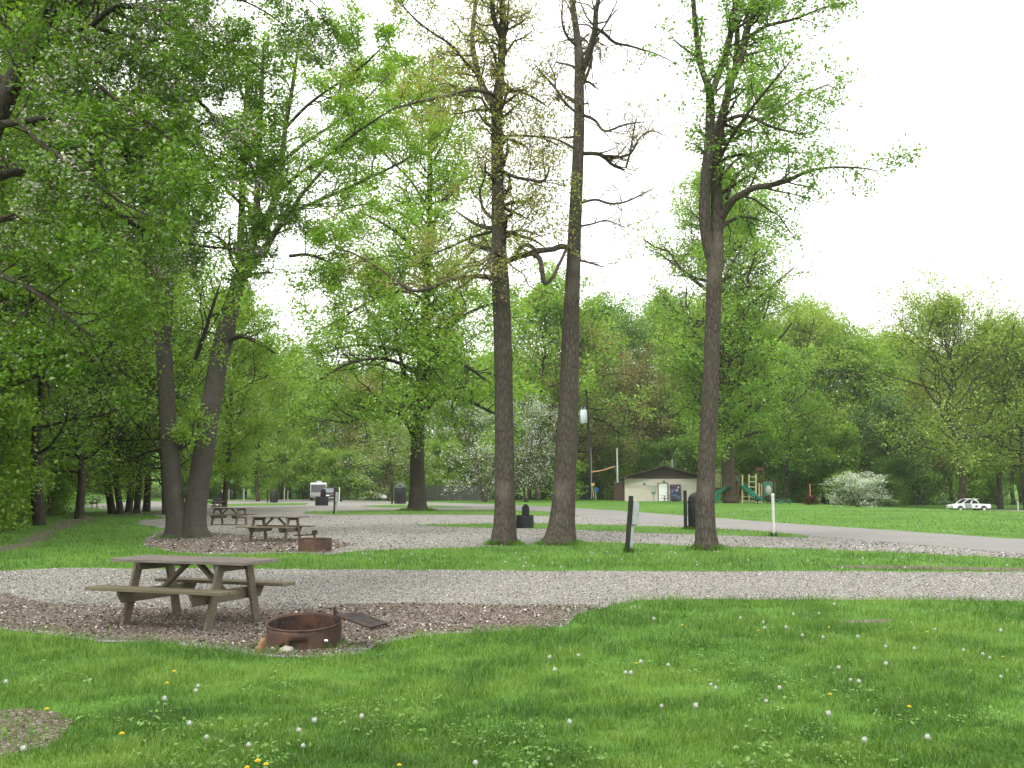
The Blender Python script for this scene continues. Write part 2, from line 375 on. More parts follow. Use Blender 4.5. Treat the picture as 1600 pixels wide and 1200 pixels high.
# ================================================================== ground
xs = np.concatenate([[-2000,-1200,-700,-450,-320,-250], np.arange(-200, 201, 5), [250,320,450,700,1200,2000]])
ys = np.concatenate([[-600,-200,-60,-20], np.arange(-5, 60, 2.5), np.arange(60, 340, 5), [360,420,600,1000,2000,3500]])
X, Y = np.meshgrid(xs, ys); Z = H(X, Y); nx, ny = len(xs), len(ys)
i = np.arange(ny-1)[:,None]*nx+np.arange(nx-1)[None,:]
o = npmesh('ground', np.stack([X,Y,Z],-1).reshape(-1,3), np.stack([i,i+1,i+nx+1,i+nx],-1).reshape(-1,4), GR, smooth=True); tag(o, kind='structure')
# the floor of the woods: brown litter and low green, follows the terrain
def densify(poly, step):
    out = []
    for i in range(len(poly)):
        a = np.array(poly[i], float); b = np.array(poly[(i+1)%len(poly)], float); k = max(1, int(np.linalg.norm(b-a)/step))
        for j in range(k): out.append(a+(b-a)*j/k)
    return np.array(out)
def inpoly(x, y, poly):
    ins = np.zeros(len(x), bool); px = poly[:,0]; py = poly[:,1]; j = len(poly)-1
    for i in range(len(poly)):
        if py[i] != py[j]:
            c = ((py[i] > y) != (py[j] > y)) & (x < (px[j]-px[i])*(y-py[i])/(py[j]-py[i])+px[i]); ins ^= c
        j = i
    return ins
def sheet(name, pixpoly, dz, mat, jag=.12, step=.25, kind='structure'):
    from mathutils.geometry import tessellate_polygon
    from mathutils import Vector
    w = np.array([G(px, py)[:2] for px, py in pixpoly]); dist = w[:,1].mean()
    d = densify(w, step)
    nr = np.gradient(d, axis=0); nr = np.stack([-nr[:,1], nr[:,0]], 1); nr /= np.linalg.norm(nr, axis=1)[:,None]+1e-9
    nz = (fbm(d[:,0]*1.6+5, d[:,1]*1.6+9, 3)-.5)*2+(fbm(d[:,0]*7, d[:,1]*7, 2)-.5)*.7
    sc = np.clip(d[:,1]/14, .7, 3)
    d = d+nr*(nz*jag*sc)[:,None]
    tri = tessellate_polygon([[Vector((p[0], p[1], 0)) for p in d]])
    V = np.stack([d[:,0], d[:,1], H(d[:,0], d[:,1])+dz], 1)
    o = npmesh(name, V, np.array(tri), mat); o.data.update()
    if o.data.polygons[0].normal.z < 0: o.data.flip_normals()
    tag(o, kind=kind); return d
near_gravel = [(-700,905),(-200,897),(0,893),(100,888),(300,889),(500,890),(700,891),(1000,893),(1300,893),(1700,894),(2300,900),
   (2300,950),(1700,940),(1400,937),(1100,936),(1000,939),(950,946),(905,960),(875,977),(830,985),(700,990),(640,998),(600,1010),(560,1023),(480,1030),(400,1026),(330,1014),(240,1003),(160,1003),(80,992),(0,984),(-200,985),(-700,990)]
far_gravel = [(2300,905),(1600,873),(1450,866),(1330,860),(1240,857),(1100,854),(1000,849),(900,847),(820,851),(700,857),(560,861),(515,867),(465,864),(400,866),(330,867),(270,862),(222,853),(228,842),(258,826),(215,819),(218,813),(262,810),(232,803),(258,799),(300,797),(318,792),(345,782.5),
   (440,780.6),(520,781),(640,784),(740,787),(850,791),(960,797.5),(1100,808),(1260,820),(1400,829),(1600,843),(2300,880)]
PN = sheet('gravel', near_gravel, .004, GV, jag=.16); PF = sheet('gravel', far_gravel, .004, GV, jag=.1, step=.6)
PD = sheet('road', [(2300,900),(1700,873),(1600,866),(1450,853),(1330,843),(1240,835),(1100,823),(980,814),(900,806),(860,801),(800,796),(740,792.5),(640,787.5),(560,785.5),(440,783.5),(345,783.5),
   (440,780.9),(520,781.3),(640,784.3),(740,787.3),(850,791.3),(960,797.8),(1100,808.4),(1260,820.4),(1400,829.4),(1600,843.4),(2300,880.4)], .009, RD, jag=.03, step=1)
PL = sheet('left_gravel_path', [(128,792),(150,787),(200,784),(262,783.5),(300,784),(300,796),(262,797),(215,798),(170,797)], .004, GV, jag=.1, step=1)
G23 = sheet('grass_strip', [(640,820.5),(760,818),(870,818),(1000,822),(1100,825),(1200,831),(1268,838),(1268,840.5),(1200,839),(1100,835.5),(1000,832.5),(870,827),(760,825),(700,823)], .010, GR, jag=.1, step=.6)
G34 = sheet('grass_strip', [(477,799.5),(640,797),(760,796.5),(860,800),(909,807),(860,806),(760,804.5),(640,804),(520,804.5),(477,802.5)], .016, GR, jag=.1, step=.8)
G45 = sheet('grass_strip', [(560,790.5),(620,788.5),(700,790.5),(740,793),(660,793),(600,793)], .016, GR, jag=.1, step=.8)
G46 = sheet('grass_strip', [(345,788),(400,786.6),(480,786),(478,789),(420,790),(350,791)], .016, GR, jag=.1, step=.8)
L1 = sheet('leaf_litter', [(-400,935),(0,925),(60,938),(150,948),(300,952),(480,952),(560,944),(700,944),(820,945),(900,948),(925,952),(880,968),(860,980),(760,984),(650,990),(590,1003),(480,1026),(400,1021),(330,1008),(160,998),(60,986),(0,978),(-400,980)], .008, LT, jag=.26, step=.12)
L2 = sheet('leaf_litter', [(226,852),(232,842),(262,828),(330,832),(400,838),(500,842),(560,850),(530,858),(515,864),(465,862),(400,863),(330,864),(270,860)], .008, LT, jag=.2, step=.25)
L3 = sheet('leaf_litter', [(-300,1105),(-20,1108),(60,1106),(118,1112),(132,1128),(112,1150),(60,1168),(10,1176),(-300,1190)], .006, LT, jag=.3, step=.06)
L4 = sheet('leaf_litter', [(-60,872),(0,864),(60,846),(110,822),(140,812),(160,806),(120,808),(70,826),(20,850),(-60,862)], .006, LT, jag=.3, step=.4)
L5 = sheet('leaf_litter', [(1300,971),(1340,968),(1400,968),(1385,974),(1330,975)], .005, LT, jag=.08, step=.1)
L6 = sheet('leaf_litter', [(1260,886),(1400,884),(1640,888),(1640,893),(1400,890)], .005, LT, jag=.1, step=.2)
L7 = sheet('leaf_litter', [(160,806),(200,802),(262,801),(262,804),(200,806)], .006, LT, jag=.2, step=.4)
# ---- grass blades (one mass): number per area falls with distance, as far as a blade can be seen
def bare(x, y):
    b = inpoly(x, y, PN) | ((inpoly(x, y, PF) & ~inpoly(x, y, G23) & ~inpoly(x, y, G34)& ~inpoly(x, y, G45)& ~inpoly(x, y, G46))) | inpoly(x, y, PL)
    return b
def grass(n, d0, d1, seed, hgt):
    r = np.random.default_rng(seed)
    inv = r.uniform(1/d1, 1/d0, n); y = 1/inv; x = r.uniform(-.62, .62, n)*y*1.05+r.normal(0, .4, n)
    y0, x0 = y, x
    b = bare(x, y)
    lit = inpoly(x, y, L3) | inpoly(x, y, L4)| inpoly(x, y, L5)| inpoly(x, y, L6)
    fade = b
    k = ~b & ~(lit & (r.random(n) < .72))
    # a few blades creep over the gravel edge
    near = inpoly(x+r.normal(0,.22,n), y+r.normal(0,.22,n), PN)
    k |= (b & ~near & inpoly(x, y, PN)) & (r.random(n) < .6)
    cl = fbm(x*1.7, y*1.7, 3); k &= r.random(n) < np.clip((cl-.16)*3.2, .3, 1)
    x, y, cl = x[k], y[k], cl[k]; m = len(x)
    tuft = fbm(x*5+40, y*5, 2); h = hgt*(.3+1.5*tuft)*(.6+.8*r.random(m))*(.7+.6*cl); h = h*np.clip(y/9, .75, 1.2)
    wd = np.maximum(.0035, y*.00042)*(.7+.6*r.random(m)); a = r.uniform(0, 2*pi, m); ln = r.uniform(.15, .9, m)*h
    la = r.uniform(0, 2*pi, m)
    base = np.stack([x, y, H(x, y)], 1); side = np.stack([np.cos(a), np.sin(a), 0*a], 1)*wd[:,None]*.5
    lean = np.stack([np.cos(la), np.sin(la), 0*a], 1)*ln[:,None]; upv = np.array([0,0,1.])
    mid = base+lean*.35+upv*(h*.62)[:,None]; tip = base+lean+upv*(h*(1-.25*ln/h))[:,None]
    V = np.stack([base-side, base+side, mid+side*.75, mid-side*.75, tip+side*.12, tip-side*.12], 1).reshape(-1,3)
    q = np.arange(m)[:,None]*6; Fq = np.concatenate([q+np.array([0,1,2,3]), q+np.array([3,2,4,5])])
    patch = fbm(x*.8+90, y*.8, 3)*.6+fbm(x*3+9, y*3+50, 2)*.5; at = np.repeat(np.clip((patch-.5)*1.7+.42+r.normal(0, .27, m), 0, 1), 6)
    return V, Fq, at
parts = [grass(430000, 5.2, 17, 1, .052), grass(150000, 17, 75, 2, .06)]
def skirt(c, r0, n, seed, h0):
    r = np.random.default_rng(seed); a = r.uniform(0, 2*pi, n); q = r0*(.95+np.abs(r.normal(0, .28, n))); x = c[0]+np.cos(a)*q; y = c[1]+np.sin(a)*q
    h = h0*r.uniform(.4, 1.3, n)*np.exp(-(q/r0-1)*1.2); w_ = np.full(n, max(.005, c[1]*.0004)); la = r.uniform(0, 2*pi, n)
    base = np.stack([x, y, H(x, y)], 1); sd = np.stack([np.cos(a), np.sin(a), 0*a], 1)*w_[:,None]*.5; ln = np.stack([np.cos(la), np.sin(la), 0*a], 1)*(h*.45)[:,None]; u = np.array([0,0,1.])
    m1 = base+ln*.35+u*(h*.62)[:,None]; tp = base+ln+u*(h*.92)[:,None]
    V = np.stack([base-sd, base+sd, m1+sd*.75, m1-sd*.75, tp+sd*.12, tp-sd*.12], 1).reshape(-1,3); q_ = np.arange(n)[:,None]*6
    return V, np.concatenate([q_+np.array([0,1,2,3]), q_+np.array([3,2,4,5])]), np.repeat(np.clip(r.normal(.4, .25, n), 0, 1), 6)
for k_, (px, py, r0, n_, h0) in enumerate(((788,851,.40,1500,.15),(876,851,.52,1700,.15),(1104,859,.33,1500,.16),(288,840,.62,900,.12),(983,863,.09,500,.17),(1209,838,.08,300,.16),(1092,827,.45,900,.15),(652,798,1.0,1200,.2),(475,1008,.40,500,.06))):
    parts.append(skirt(G(px, py), r0, n_, 50+k_, h0))
off = 0; VV = []; FF = []; AA = []
for V, Fq, at in parts: VV.append(V); FF.append(Fq+off); AA.append(at); off += len(V)
o = npmesh('grass', np.concatenate(VV), np.concatenate(FF), GRASSM, attr=np.concatenate(AA))
tag(o, 'short green lawn grass growing around the gravel sites', 'grass', kind='stuff')
# ---- broad leaved weeds
WEED = leafmat('weed_leaf', [(.06,.14,.02), (.11,.22,.035), (.16,.29,.06)], trans=.3)
r = np.random.default_rng(11); n = 2600; y = 1/r.uniform(1/15, 1/5.3, n); x = r.uniform(-.6, .6, n)*y; k = ~bare(x, y) & (fbm(x*1.1+7, y*1.1+3, 3) > .52); A = np.stack([x, y, 0*x+.035], 1)[k]
o = leafcloud(r, A, r.random(len(A)), 5, .033, .03, WEED, None, 'weeds', flat=2.0); tag(o, 'low broad leaved weeds scattered through the lawn grass', 'weeds', kind='stuff')
# ---- loose stones and dry leaves
def scatter(name, n, poly, d0, d1, size, mat, seed, flat, z, label, cat, thr=None):
    r = np.random.default_rng(seed); y = 1/r.uniform(1/d1, 1/d0, n); x = r.uniform(-.75, .75, n)*y; k = inpoly(x, y, poly)
    if poly is PF: k &= ~inpoly(x, y, PD) & ~inpoly(x, y, G23) & ~inpoly(x, y, G34) & ~inpoly(x, y, G45) & ~inpoly(x, y, G46)
    if thr is not None: k &= (fbm(x*1.2, y*1.2) > thr)
    x, y = x[k], y[k]; m = len(x); c = np.stack([x, y, H(x,y)+z], 1)
    q = r.normal(size=(m,3)); q[:,2] = np.abs(q[:,2])+flat; q /= np.linalg.norm(q, axis=1)[:,None]
    u = r.normal(size=(m,3)); u -= q*(u*q).sum(1)[:,None]; u /= np.linalg.norm(u, axis=1)[:,None]; v = np.cross(q, u)
    s = (size*(.5+r.random(m)))[:,None]*np.clip(y/13, .9, 2)[:,None]
    if flat > .5:
        V = np.stack([c-u*s*.5, c+v*s*.35+q*s*.12, c+u*s*.5, c-v*s*.35+q*s*.12], 1).reshape(-1,3); Fq = np.arange(m*4).reshape(-1,4); rep = 4
    else:
        V = np.stack([c-u*s*.5, c+v*s*.42, c+u*s*.5, c-v*s*.42, c+q*s*.35, c-q*s*.2], 1).reshape(-1,3); b = np.arange(m)[:,None]*6
        Fq = np.concatenate([b+np.array(t) for t in ((0,1,4),(1,2,4),(2,3,4),(3,0,4))]); rep = 6
    o = npmesh(name, V, Fq, mat, attr=np.repeat(r.random(m), rep)); tag(o, label, cat, kind='stuff')
def attrmat(name, stops, rough=.9):
    m, nt, out = newmat(name); n = N(nt); at = n('ShaderNodeAttribute', attribute_name='rnd')
    b = n('ShaderNodeBsdfPrincipled', inp={'Base Color': n.ramp(at.outputs['Fac'], stops), 'Roughness': rough, 'Specular IOR Level': .15}); nt.links.new(b.outputs[0], out.inputs[0]); return m
STN = attrmat('loose_stone', [(0,(.097,.09,.08)), (.5,(.205,.196,.18)), (.85,(.33,.32,.297)), (1,(.59,.58,.555))])
LFD = attrmat('dry_leaf', [(0,(.055,.04,.032)), (.5,(.13,.098,.076)), (.85,(.24,.195,.16)), (1,(.6,.56,.52))])
scatter('loose_stones', 80000, PN, 10, 21, .02, STN, 3, .1, .006, 'loose grey stones covering the gravel site', 'stones')
scatter('loose_stones', 30000, PF, 21, 60, .028, STN, 4, .1, .006, 'small grey stones covering the farther gravel sites', 'stones')
scatter('dry_leaves', 22000, L1, 9, 16, .035, LFD, 5, 1.5, .014, 'brown dry leaves and petals around the near table and fire ring', 'leaf litter')
scatter('dry_leaves', 16000, L2, 20, 40, .04, LFD, 6, 1.5, .014, 'brown dry leaves under the forked tree', 'leaf litter')
scatter('dry_leaves', 30000, PN, 9, 14.2, .03, LFD, 8, 1.5, .014, 'sparse dry leaves blown across the near gravel', 'leaf litter', thr=.42)
scatter('dry_leaves', 5000, L3, 5.3, 8, .028, LFD, 9, 1.5, .012, 'dry leaves on the bare patch in the near grass', 'leaf litter')
# ================================================================== the big trees one can tell apart
HC = dict(ang=.95, rmin=.012, seg=.45, wander=.3, up=.05, nc={1:4, 2:5, 3:6}, ratio=.5, na=3)
def fin(t, root, bark): t.trunk_obj(root, bark); return root
# --- centre pair, left trunk: sparse olive buds
b1 = hbase(788,851); d = b1[1]
t, root, o = hero('oak_tree', d, 'straight grey trunk with sparse olive buds, left of the two close centre trees', BARK,
  [[(788,872,52,0),(788,856,47,0),(788,843,39,0),(789,815,34,0),(789,760,31,0),(787,640,29,0),(785,520,28,0),(782,440,27,0),(780,380,23,.1),(778,300,20,.1),(777,220,19,.1),(777,165,18,0),(783,100,13,-.2),(786,30,11,-.4),(780,-60,8,-.5),(785,-160,5,-.5)],
   [(776,170,15,0),(762,150,13,.2),(748,118,10,.6),(738,60,8,1),(745,-30,6,1.3),(735,-130,4,1.5)],
   [(784,60,10,-.3),(770,20,9,-.9),(768,-60,6,-1.4)]], 21, b1)
L = lambda pts, dd=0: t.limb(np.array([P(px, py, d+q)-np.array(b1) for px, py, w, q in pts]), [pxr(w*.82, d) for px, py, w, q in pts], n=8, sub=4, jit=.12)
CF = dict(HC, nc={1:4,2:4}, ang=1.0, wander=.4)
lim = [L([(777,440,14,0),(762,433,11,.3),(735,432,9,.8),(700,438,8,1.2),(672,450,8,1.6),(645,454,7,2),(618,438,6,2.4),(585,415,5,2.8),(550,395,4,3.2),(520,388,3,3.5)]),
       L([(782,400,11,0),(772,392,10,-.5),(764,410,9,-1),(768,430,8,-1.2)]),
       L([(778,345,8,0),(757,330,7,1),(750,300,5,1.5),(757,275,4,1.5),(745,250,3,1.8)]),
       L([(782,265,7,0),(800,275,6,-.4),(822,280,6,-.8),(848,283,6,-1),(857,268,4,-1),(856,255,3,-1)]),
       L([(775,360,7,0),(740,370,6,1.5),(705,385,5,2.6),(670,400,4,3.5)]),
       L([(776,150,8,0),(740,140,7,-1.5),(700,150,5,-2.5),(650,160,4,-3.5),(600,175,3,-4)]),
       L([(780,215,6,0),(805,212,5,1),(845,215,4,2),(885,235,3,3)]),
       L([(750,118,8,.6),(725,95,6,.2),(705,70,5,0),(660,40,4,-.4),(620,0,3,-1)]),
       L([(783,125,8,0),(800,140,6,.6),(830,150,5,1),(860,170,4,1.6)]),
       L([(778,320,6,0),(800,330,5,.5),(830,345,4,1)]), L([(780,380,6,0),(810,360,5,-.5),(850,370,4,-1.3)])]
for k, (p_, r_) in enumerate(lim): t.sprout(p_, r_, 9, 2.2 if k != 0 else 2.4, 1, CF, t0=.25, bias=(0,0,.15))
t.sprout(o[0][0], o[0][1], 46, 2.1, 1, CF, t0=.52, bias=(0,0,.1)); t.sprout(o[1][0], o[1][1], 22, 1.7, 1, CF, t0=.2); t.sprout(o[2][0], o[2][1], 12, 1.7, 1, CF)
fin(t, root, BARK); t.leaves(root, LV['yellow'], 4, .085, .18, keep=.6); t.leaves(root, LV['olive'], 8, .085, .16, keep=.85)
# --- centre pair, right trunk: nearly bare
b2 = hbase(876,851); d = b2[1]
t, root, o = hero('oak_tree', d, 'leaning thick trunk with nearly bare crooked limbs, right of the two close centre trees', BARK,
  [[(872,872,72,0),(873,856,62,0),(875,840,48,0),(878,812,40,0),(881,780,36,0),(885,700,34,0),(889,620,31,0),(892,500,26,0),(895,430,23,0),(898,350,21,0),(902,270,19,0),(905,190,17,0),(905,130,16,0),(905,90,15,0),(901,50,11,.3),(894,0,9,.5),(888,-80,6,.7),(892,-180,4,.7)],
   [(908,115,12,0),(920,85,11,-.3),(929,50,10,-.6),(931,20,8,-.8),(936,-20,6,-1),(930,-120,4,-1.2)]], 22, b2)
L = lambda pts, dd=0: t.limb(np.array([P(px, py, d+q)-np.array(b2) for px, py, w, q in pts]), [pxr(w*.78, d) for px, py, w, q in pts], n=8, sub=4, jit=.1)
CF2 = dict(HC, nc={1:3,2:4}, ang=1.0, wander=.45, rmin=.011)
lim = [L([(896,392,12,0),(880,385,12,-.3),(862,390,11,-.6),(842,392,12,-.7),(822,398,13,-.5),(800,405,13,-.2),(786,412,14,0)]),
       L([(838,393,9,-.8),(826,383,9,-.9),(812,388,9,-.8),(803,402,10,-.4)]),
       L([(832,396,11,-.8),(843,404,11,-1),(847,424,10,-1.2),(851,442,9,-1.2),(864,432,7,-1.2),(874,412,6,-1),(886,388,6,-.3),(893,378,7,0)]),
       L([(909,240,9,0),(928,240,9,.3),(942,244,9,.6),(958,258,7,.7),(978,266,6,.8)]),
       L([(942,244,6,.6),(962,246,6,1),(985,240,5,1.4),(1000,215,4,1.8),(1020,205,3,2.2),(1045,215,3,2.6)]),
       L([(978,262,5,.8),(985,235,4,.6),(990,205,3,.4),(995,180,3,.2)]),
       L([(905,318,6,0),(930,312,5,-.3),(952,318,5,-.6),(975,316,4,-1),(1000,305,3,-1.4),(1030,290,2,-1.8)]),
       L([(902,235,6,0),(880,222,5,.4),(855,214,4,.8),(820,212,3,1.2)]),
       L([(899,175,6,0),(882,160,6,.5),(868,138,5,.9),(850,118,5,1.2),(838,102,3,1.4)]), L([(868,138,4,.9),(866,118,3,.9),(858,100,3,.8)]),
       L([(899,70,6,0),(885,55,5,-.3),(878,30,4,-.5),(880,0,4,-.6)]),
       L([(928,42,8,-.6),(944,52,7,-.6),(960,66,6,-.4),(985,72,5,0),(1005,78,4,.4),(1025,84,3,1),(1070,105,2,2)]),
       L([(905,90,7,0),(925,72,8,.6),(935,60,7,.8),(925,68,6,.9)]), L([(912,130,7,0),(925,90,6,.4),(915,60,4,.8)]),
       L([(912,180,7,0),(930,188,6,-.6),(945,205,5,-1),(975,195,4,-1.4),(1010,190,3,-1.8)]),
       L([(896,405,5,0),(920,410,4,.6),(945,418,3,1)]), L([(900,355,5,0),(925,350,4,.9),(950,345,3,1.5),(985,360,2,2)])]
for k, (p_, r_) in enumerate(lim):
    if k not in (0,1,2): t.sprout(p_, r_, 10, 1.6, 2, dict(CF2, rmin=.008), t0=.25, bias=(0,0,.1))
t.sprout(o[0][0], o[0][1], 18, 1.5, 1, CF2, t0=.62); t.sprout(o[1][0], o[1][1], 12, 1.4, 1, CF2, t0=.3)
fin(t, root, BARK); t.leaves(root, LV['olive'], 3, .05, .09, keep=.3)
# --- right trunk
b3 = hbase(1104,859); d = b3[1]
t, root, o = hero('maple_tree', d, 'tall dark trunk splitting high into upright stems with small leaves, beside the leaning pedestal', BARK,
  [[(1104,880,58,0),(1104,865,52,0),(1103,850,36,0),(1102,820,31,0),(1102,780,29,0),(1105,700,27,0),(1109,620,26,0),(1112,540,24,0),(1115,460,24,0),(1117,410,25,0),(1120,375,21,0),(1120,320,19,0),(1119,260,18,.1),(1123,210,16,.1),(1134,160,13,.1),(1144,120,13,0),(1158,90,13,0),(1166,50,11,0),(1178,20,10,-.1),(1190,-20,7,-.3),(1205,-100,4,-.4)],
   [(1112,405,19,0),(1105,375,18,-.1),(1101,335,18,-.2),(1103,280,17,-.25),(1108,230,16,-.3),(1110,180,15,-.4),(1108,140,12,-.6),(1096,105,10,-.7),(1089,60,9,-.8),(1084,10,8,-.9),(1080,-60,6,-1),(1078,-150,4,-1)],
   [(1111,150,12,-.5),(1122,118,11,-.3),(1134,85,11,0),(1142,50,10,.2),(1148,10,9,.4),(1150,-60,6,.6),(1145,-150,4,.8)],
   [(1148,110,10,0),(1152,60,9,.5),(1150,20,7,.9),(1155,-60,5,1.2)]], 23, b3)
L = lambda pts, dd=0: t.limb(np.array([P(px, py, d+q)-np.array(b3) for px, py, w, q in pts]), [pxr(w, d) for px, py, w, q in pts], n=6, sub=4, jit=.12)
CF3 = dict(HC, nc={1:4,2:4}, ang=.9, wander=.3)
lim = [L([(1124,348,13,0),(1136,326,12,-.2),(1152,308,11,-.4),(1178,294,10,-.6),(1205,289,9,-.8),(1230,282,8,-1),(1252,272,6,-1.2),(1290,262,4,-1.6),(1340,262,3,-2),(1375,268,2,-2.4)]),
       L([(1124,360,7,0),(1140,345,6,.8),(1165,338,5,1.6),(1190,345,3,2.4)]),
       L([(1136,310,6,-.2),(1142,290,5,.2),(1155,270,4,.6),(1180,250,3,1)]),
       L([(1126,215,7,.1),(1160,195,6,1),(1200,180,5,1.8),(1250,150,4,2.6),(1300,130,3,3.2)]),
       L([(1130,190,7,.1),(1165,180,6,-1),(1210,200,4,-2.2),(1260,210,3,-3.2)]),
       L([(1165,60,7,0),(1200,40,6,.6),(1240,30,5,1),(1290,10,4,1.6)]),
       L([(1121,290,6,.1),(1150,250,5,1.4),(1200,235,4,2.4),(1260,240,3,3.2)]),
       L([(1180,15,8,0),(1215,-20,6,-1),(1270,-50,4,-2),(1320,-70,3,-3)]),
       L([(1120,260,6,.1),(1145,210,5,-2),(1190,150,4,-3.4),(1240,90,3,-4)]),
       L([(1093,90,5,-.7),(1075,80,4,-1),(1050,60,3,-1.4)])]
for k, (p_, r_) in enumerate(lim): t.sprout(p_, r_, 12 if k < 9 else 5, 1.9, 1, CF3, t0=.22, bias=(.1,0,.05))
for q, n_ in ((0, 34), (1, 12), (2, 16), (3, 10)): t.sprout(o[q][0], o[q][1], n_, 1.7 if q != 1 else 1.0, 1, CF3, t0=.55 if q == 0 else .3, bias=(.5 if q != 1 else 0,0,0))
fin(t, root, BARK); t.leaves(root, LV['cool'], 9, .10, .15, keep=.72)
# --- forked tree on the left
b0 = hbase(288,840); d = b0[1]
t, root, o = hero('maple_tree', d, 'big forked tree with two thick grey stems rising from one base beside the gravel', BARKT,
  [[(276,862,58,0),(276,846,50,0),(277,832,40,0),(276,812,33,0),(271,775,30,0),(267,720,28,0),(262,660,26,0),(259,600,25,0),(256,550,24,0),(251,505,19,.1),(246,460,15,.1),(242,425,14,.2),(234,395,13,.2),(224,330,10,.3),(226,250,7,.3),(215,150,5,.3)],
   [(304,862,58,0),(304,846,50,0),(302,830,42,.1),(304,805,35,.2),(309,765,33,.3),(318,705,32,.4),(328,640,30,.6),(340,575,29,.8),(350,530,30,1),(362,480,25,1.1),(374,435,21,1.2),(383,410,17,1.2),(399,360,13,1.1),(402,300,10,1),(405,240,9,1),(408,160,7,1),(412,60,5,1)],
   [(257,545,17,0),(262,500,15,-.2),(265,440,13,-.3),(268,400,12,-.4),(271,330,10,-.6),(274,260,7,-.7),(282,160,5,-.8)],
   [(376,440,18,1.2),(392,415,14,.8),(410,395,12,.5),(432,360,10,.1),(452,335,8,-.3),(475,300,6,-.6),(520,250,4,-.9)],
   [(378,420,14,1.2),(376,380,12,1.5),(378,320,10,1.8),(379,250,9,2.1),(384,170,7,2.3),(390,60,4,2.4)],
   [(391,380,12,1.1),(412,350,11,1.1),(430,310,10,1),(440,255,9,.9),(446,200,8,.8),(458,130,6,.8),(470,40,4,.7)]], 24, b0)
L = lambda pts, dd=0: t.limb(np.array([P(px, py, d+q)-np.array(b0) for px, py, w, q in pts]), [pxr(w, d) for px, py, w, q in pts], n=6, sub=4, jit=.1)
CF4 = dict(HC, nc={1:4,2:5}, ang=.85, wander=.25, rmin=.014)
lim = [L([(446,200,6,.8),(480,165,5,.4),(520,135,4,0),(565,105,3,-.5),(610,60,2.5,-1)]),
       L([(440,255,7,.9),(478,222,6,1.6),(520,195,5,2.4),(560,165,4,3),(615,110,3,3.6)]),
       L([(432,300,7,1),(470,270,6,.2),(515,240,5,-.6),(560,205,4,-1.4),(630,160,3,-2.2)]),
       L([(412,350,8,1.1),(470,325,6,1.6),(530,300,6,2),(590,272,5,2.4),(640,245,4,3),(700,200,2.5,3.5)]),
       L([(352,535,10,1),(378,525,8,.4),(405,537,6,-.2),(432,553,5,-.8)]),
       L([(452,400,6,.1),(480,398,5,0),(510,408,4,-.4),(550,430,3,-1)]),
       L([(306,560,8,.3),(320,520,7,-1),(332,480,5,-2),(345,440,4,-2.6)]),
       L([(256,510,7,0),(225,480,6,-1),(190,470,4,-2),(150,480,3,-3)]),
       L([(268,400,6,-.4),(300,350,5,-1.4),(325,300,4,-2)]), L([(240,420,6,.2),(205,370,5,1.2),(170,330,4,2),(130,300,3,3)]),
       L([(279,700,9,.2),(295,690,8,-.2),(303,660,6,-.8)]),
       L([(378,320,6,1.8),(350,290,5,1),(320,240,4,.4),(300,180,3,0)]), L([(408,200,6,1),(380,150,4,1.8),(350,90,3,2.4)]),
       L([(270,300,6,-.6),(240,240,4,-1),(205,190,3,-1.6)])]
for k, (p_, r_) in enumerate(lim): t.sprout(p_, r_, 5 if k in (4,10) else 14, 2.4 if k not in (4,10) else 1., 2 if k in (0,1,2,3,5) else 1, dict(CF4, nc={1:4,2:3}), t0=.2, bias=(0,0,.1))
for q, n_ in ((0, 18), (1, 26), (2, 20), (3, 16), (4, 18), (5, 20)): t.sprout(o[q][0], o[q][1], n_, 2.6, 1, CF4, t0=.62 if q < 2 else .3)
fin(t, root, BARKT); t.leaves(root, LV['bright'], 10, .11, .17, keep=.75)
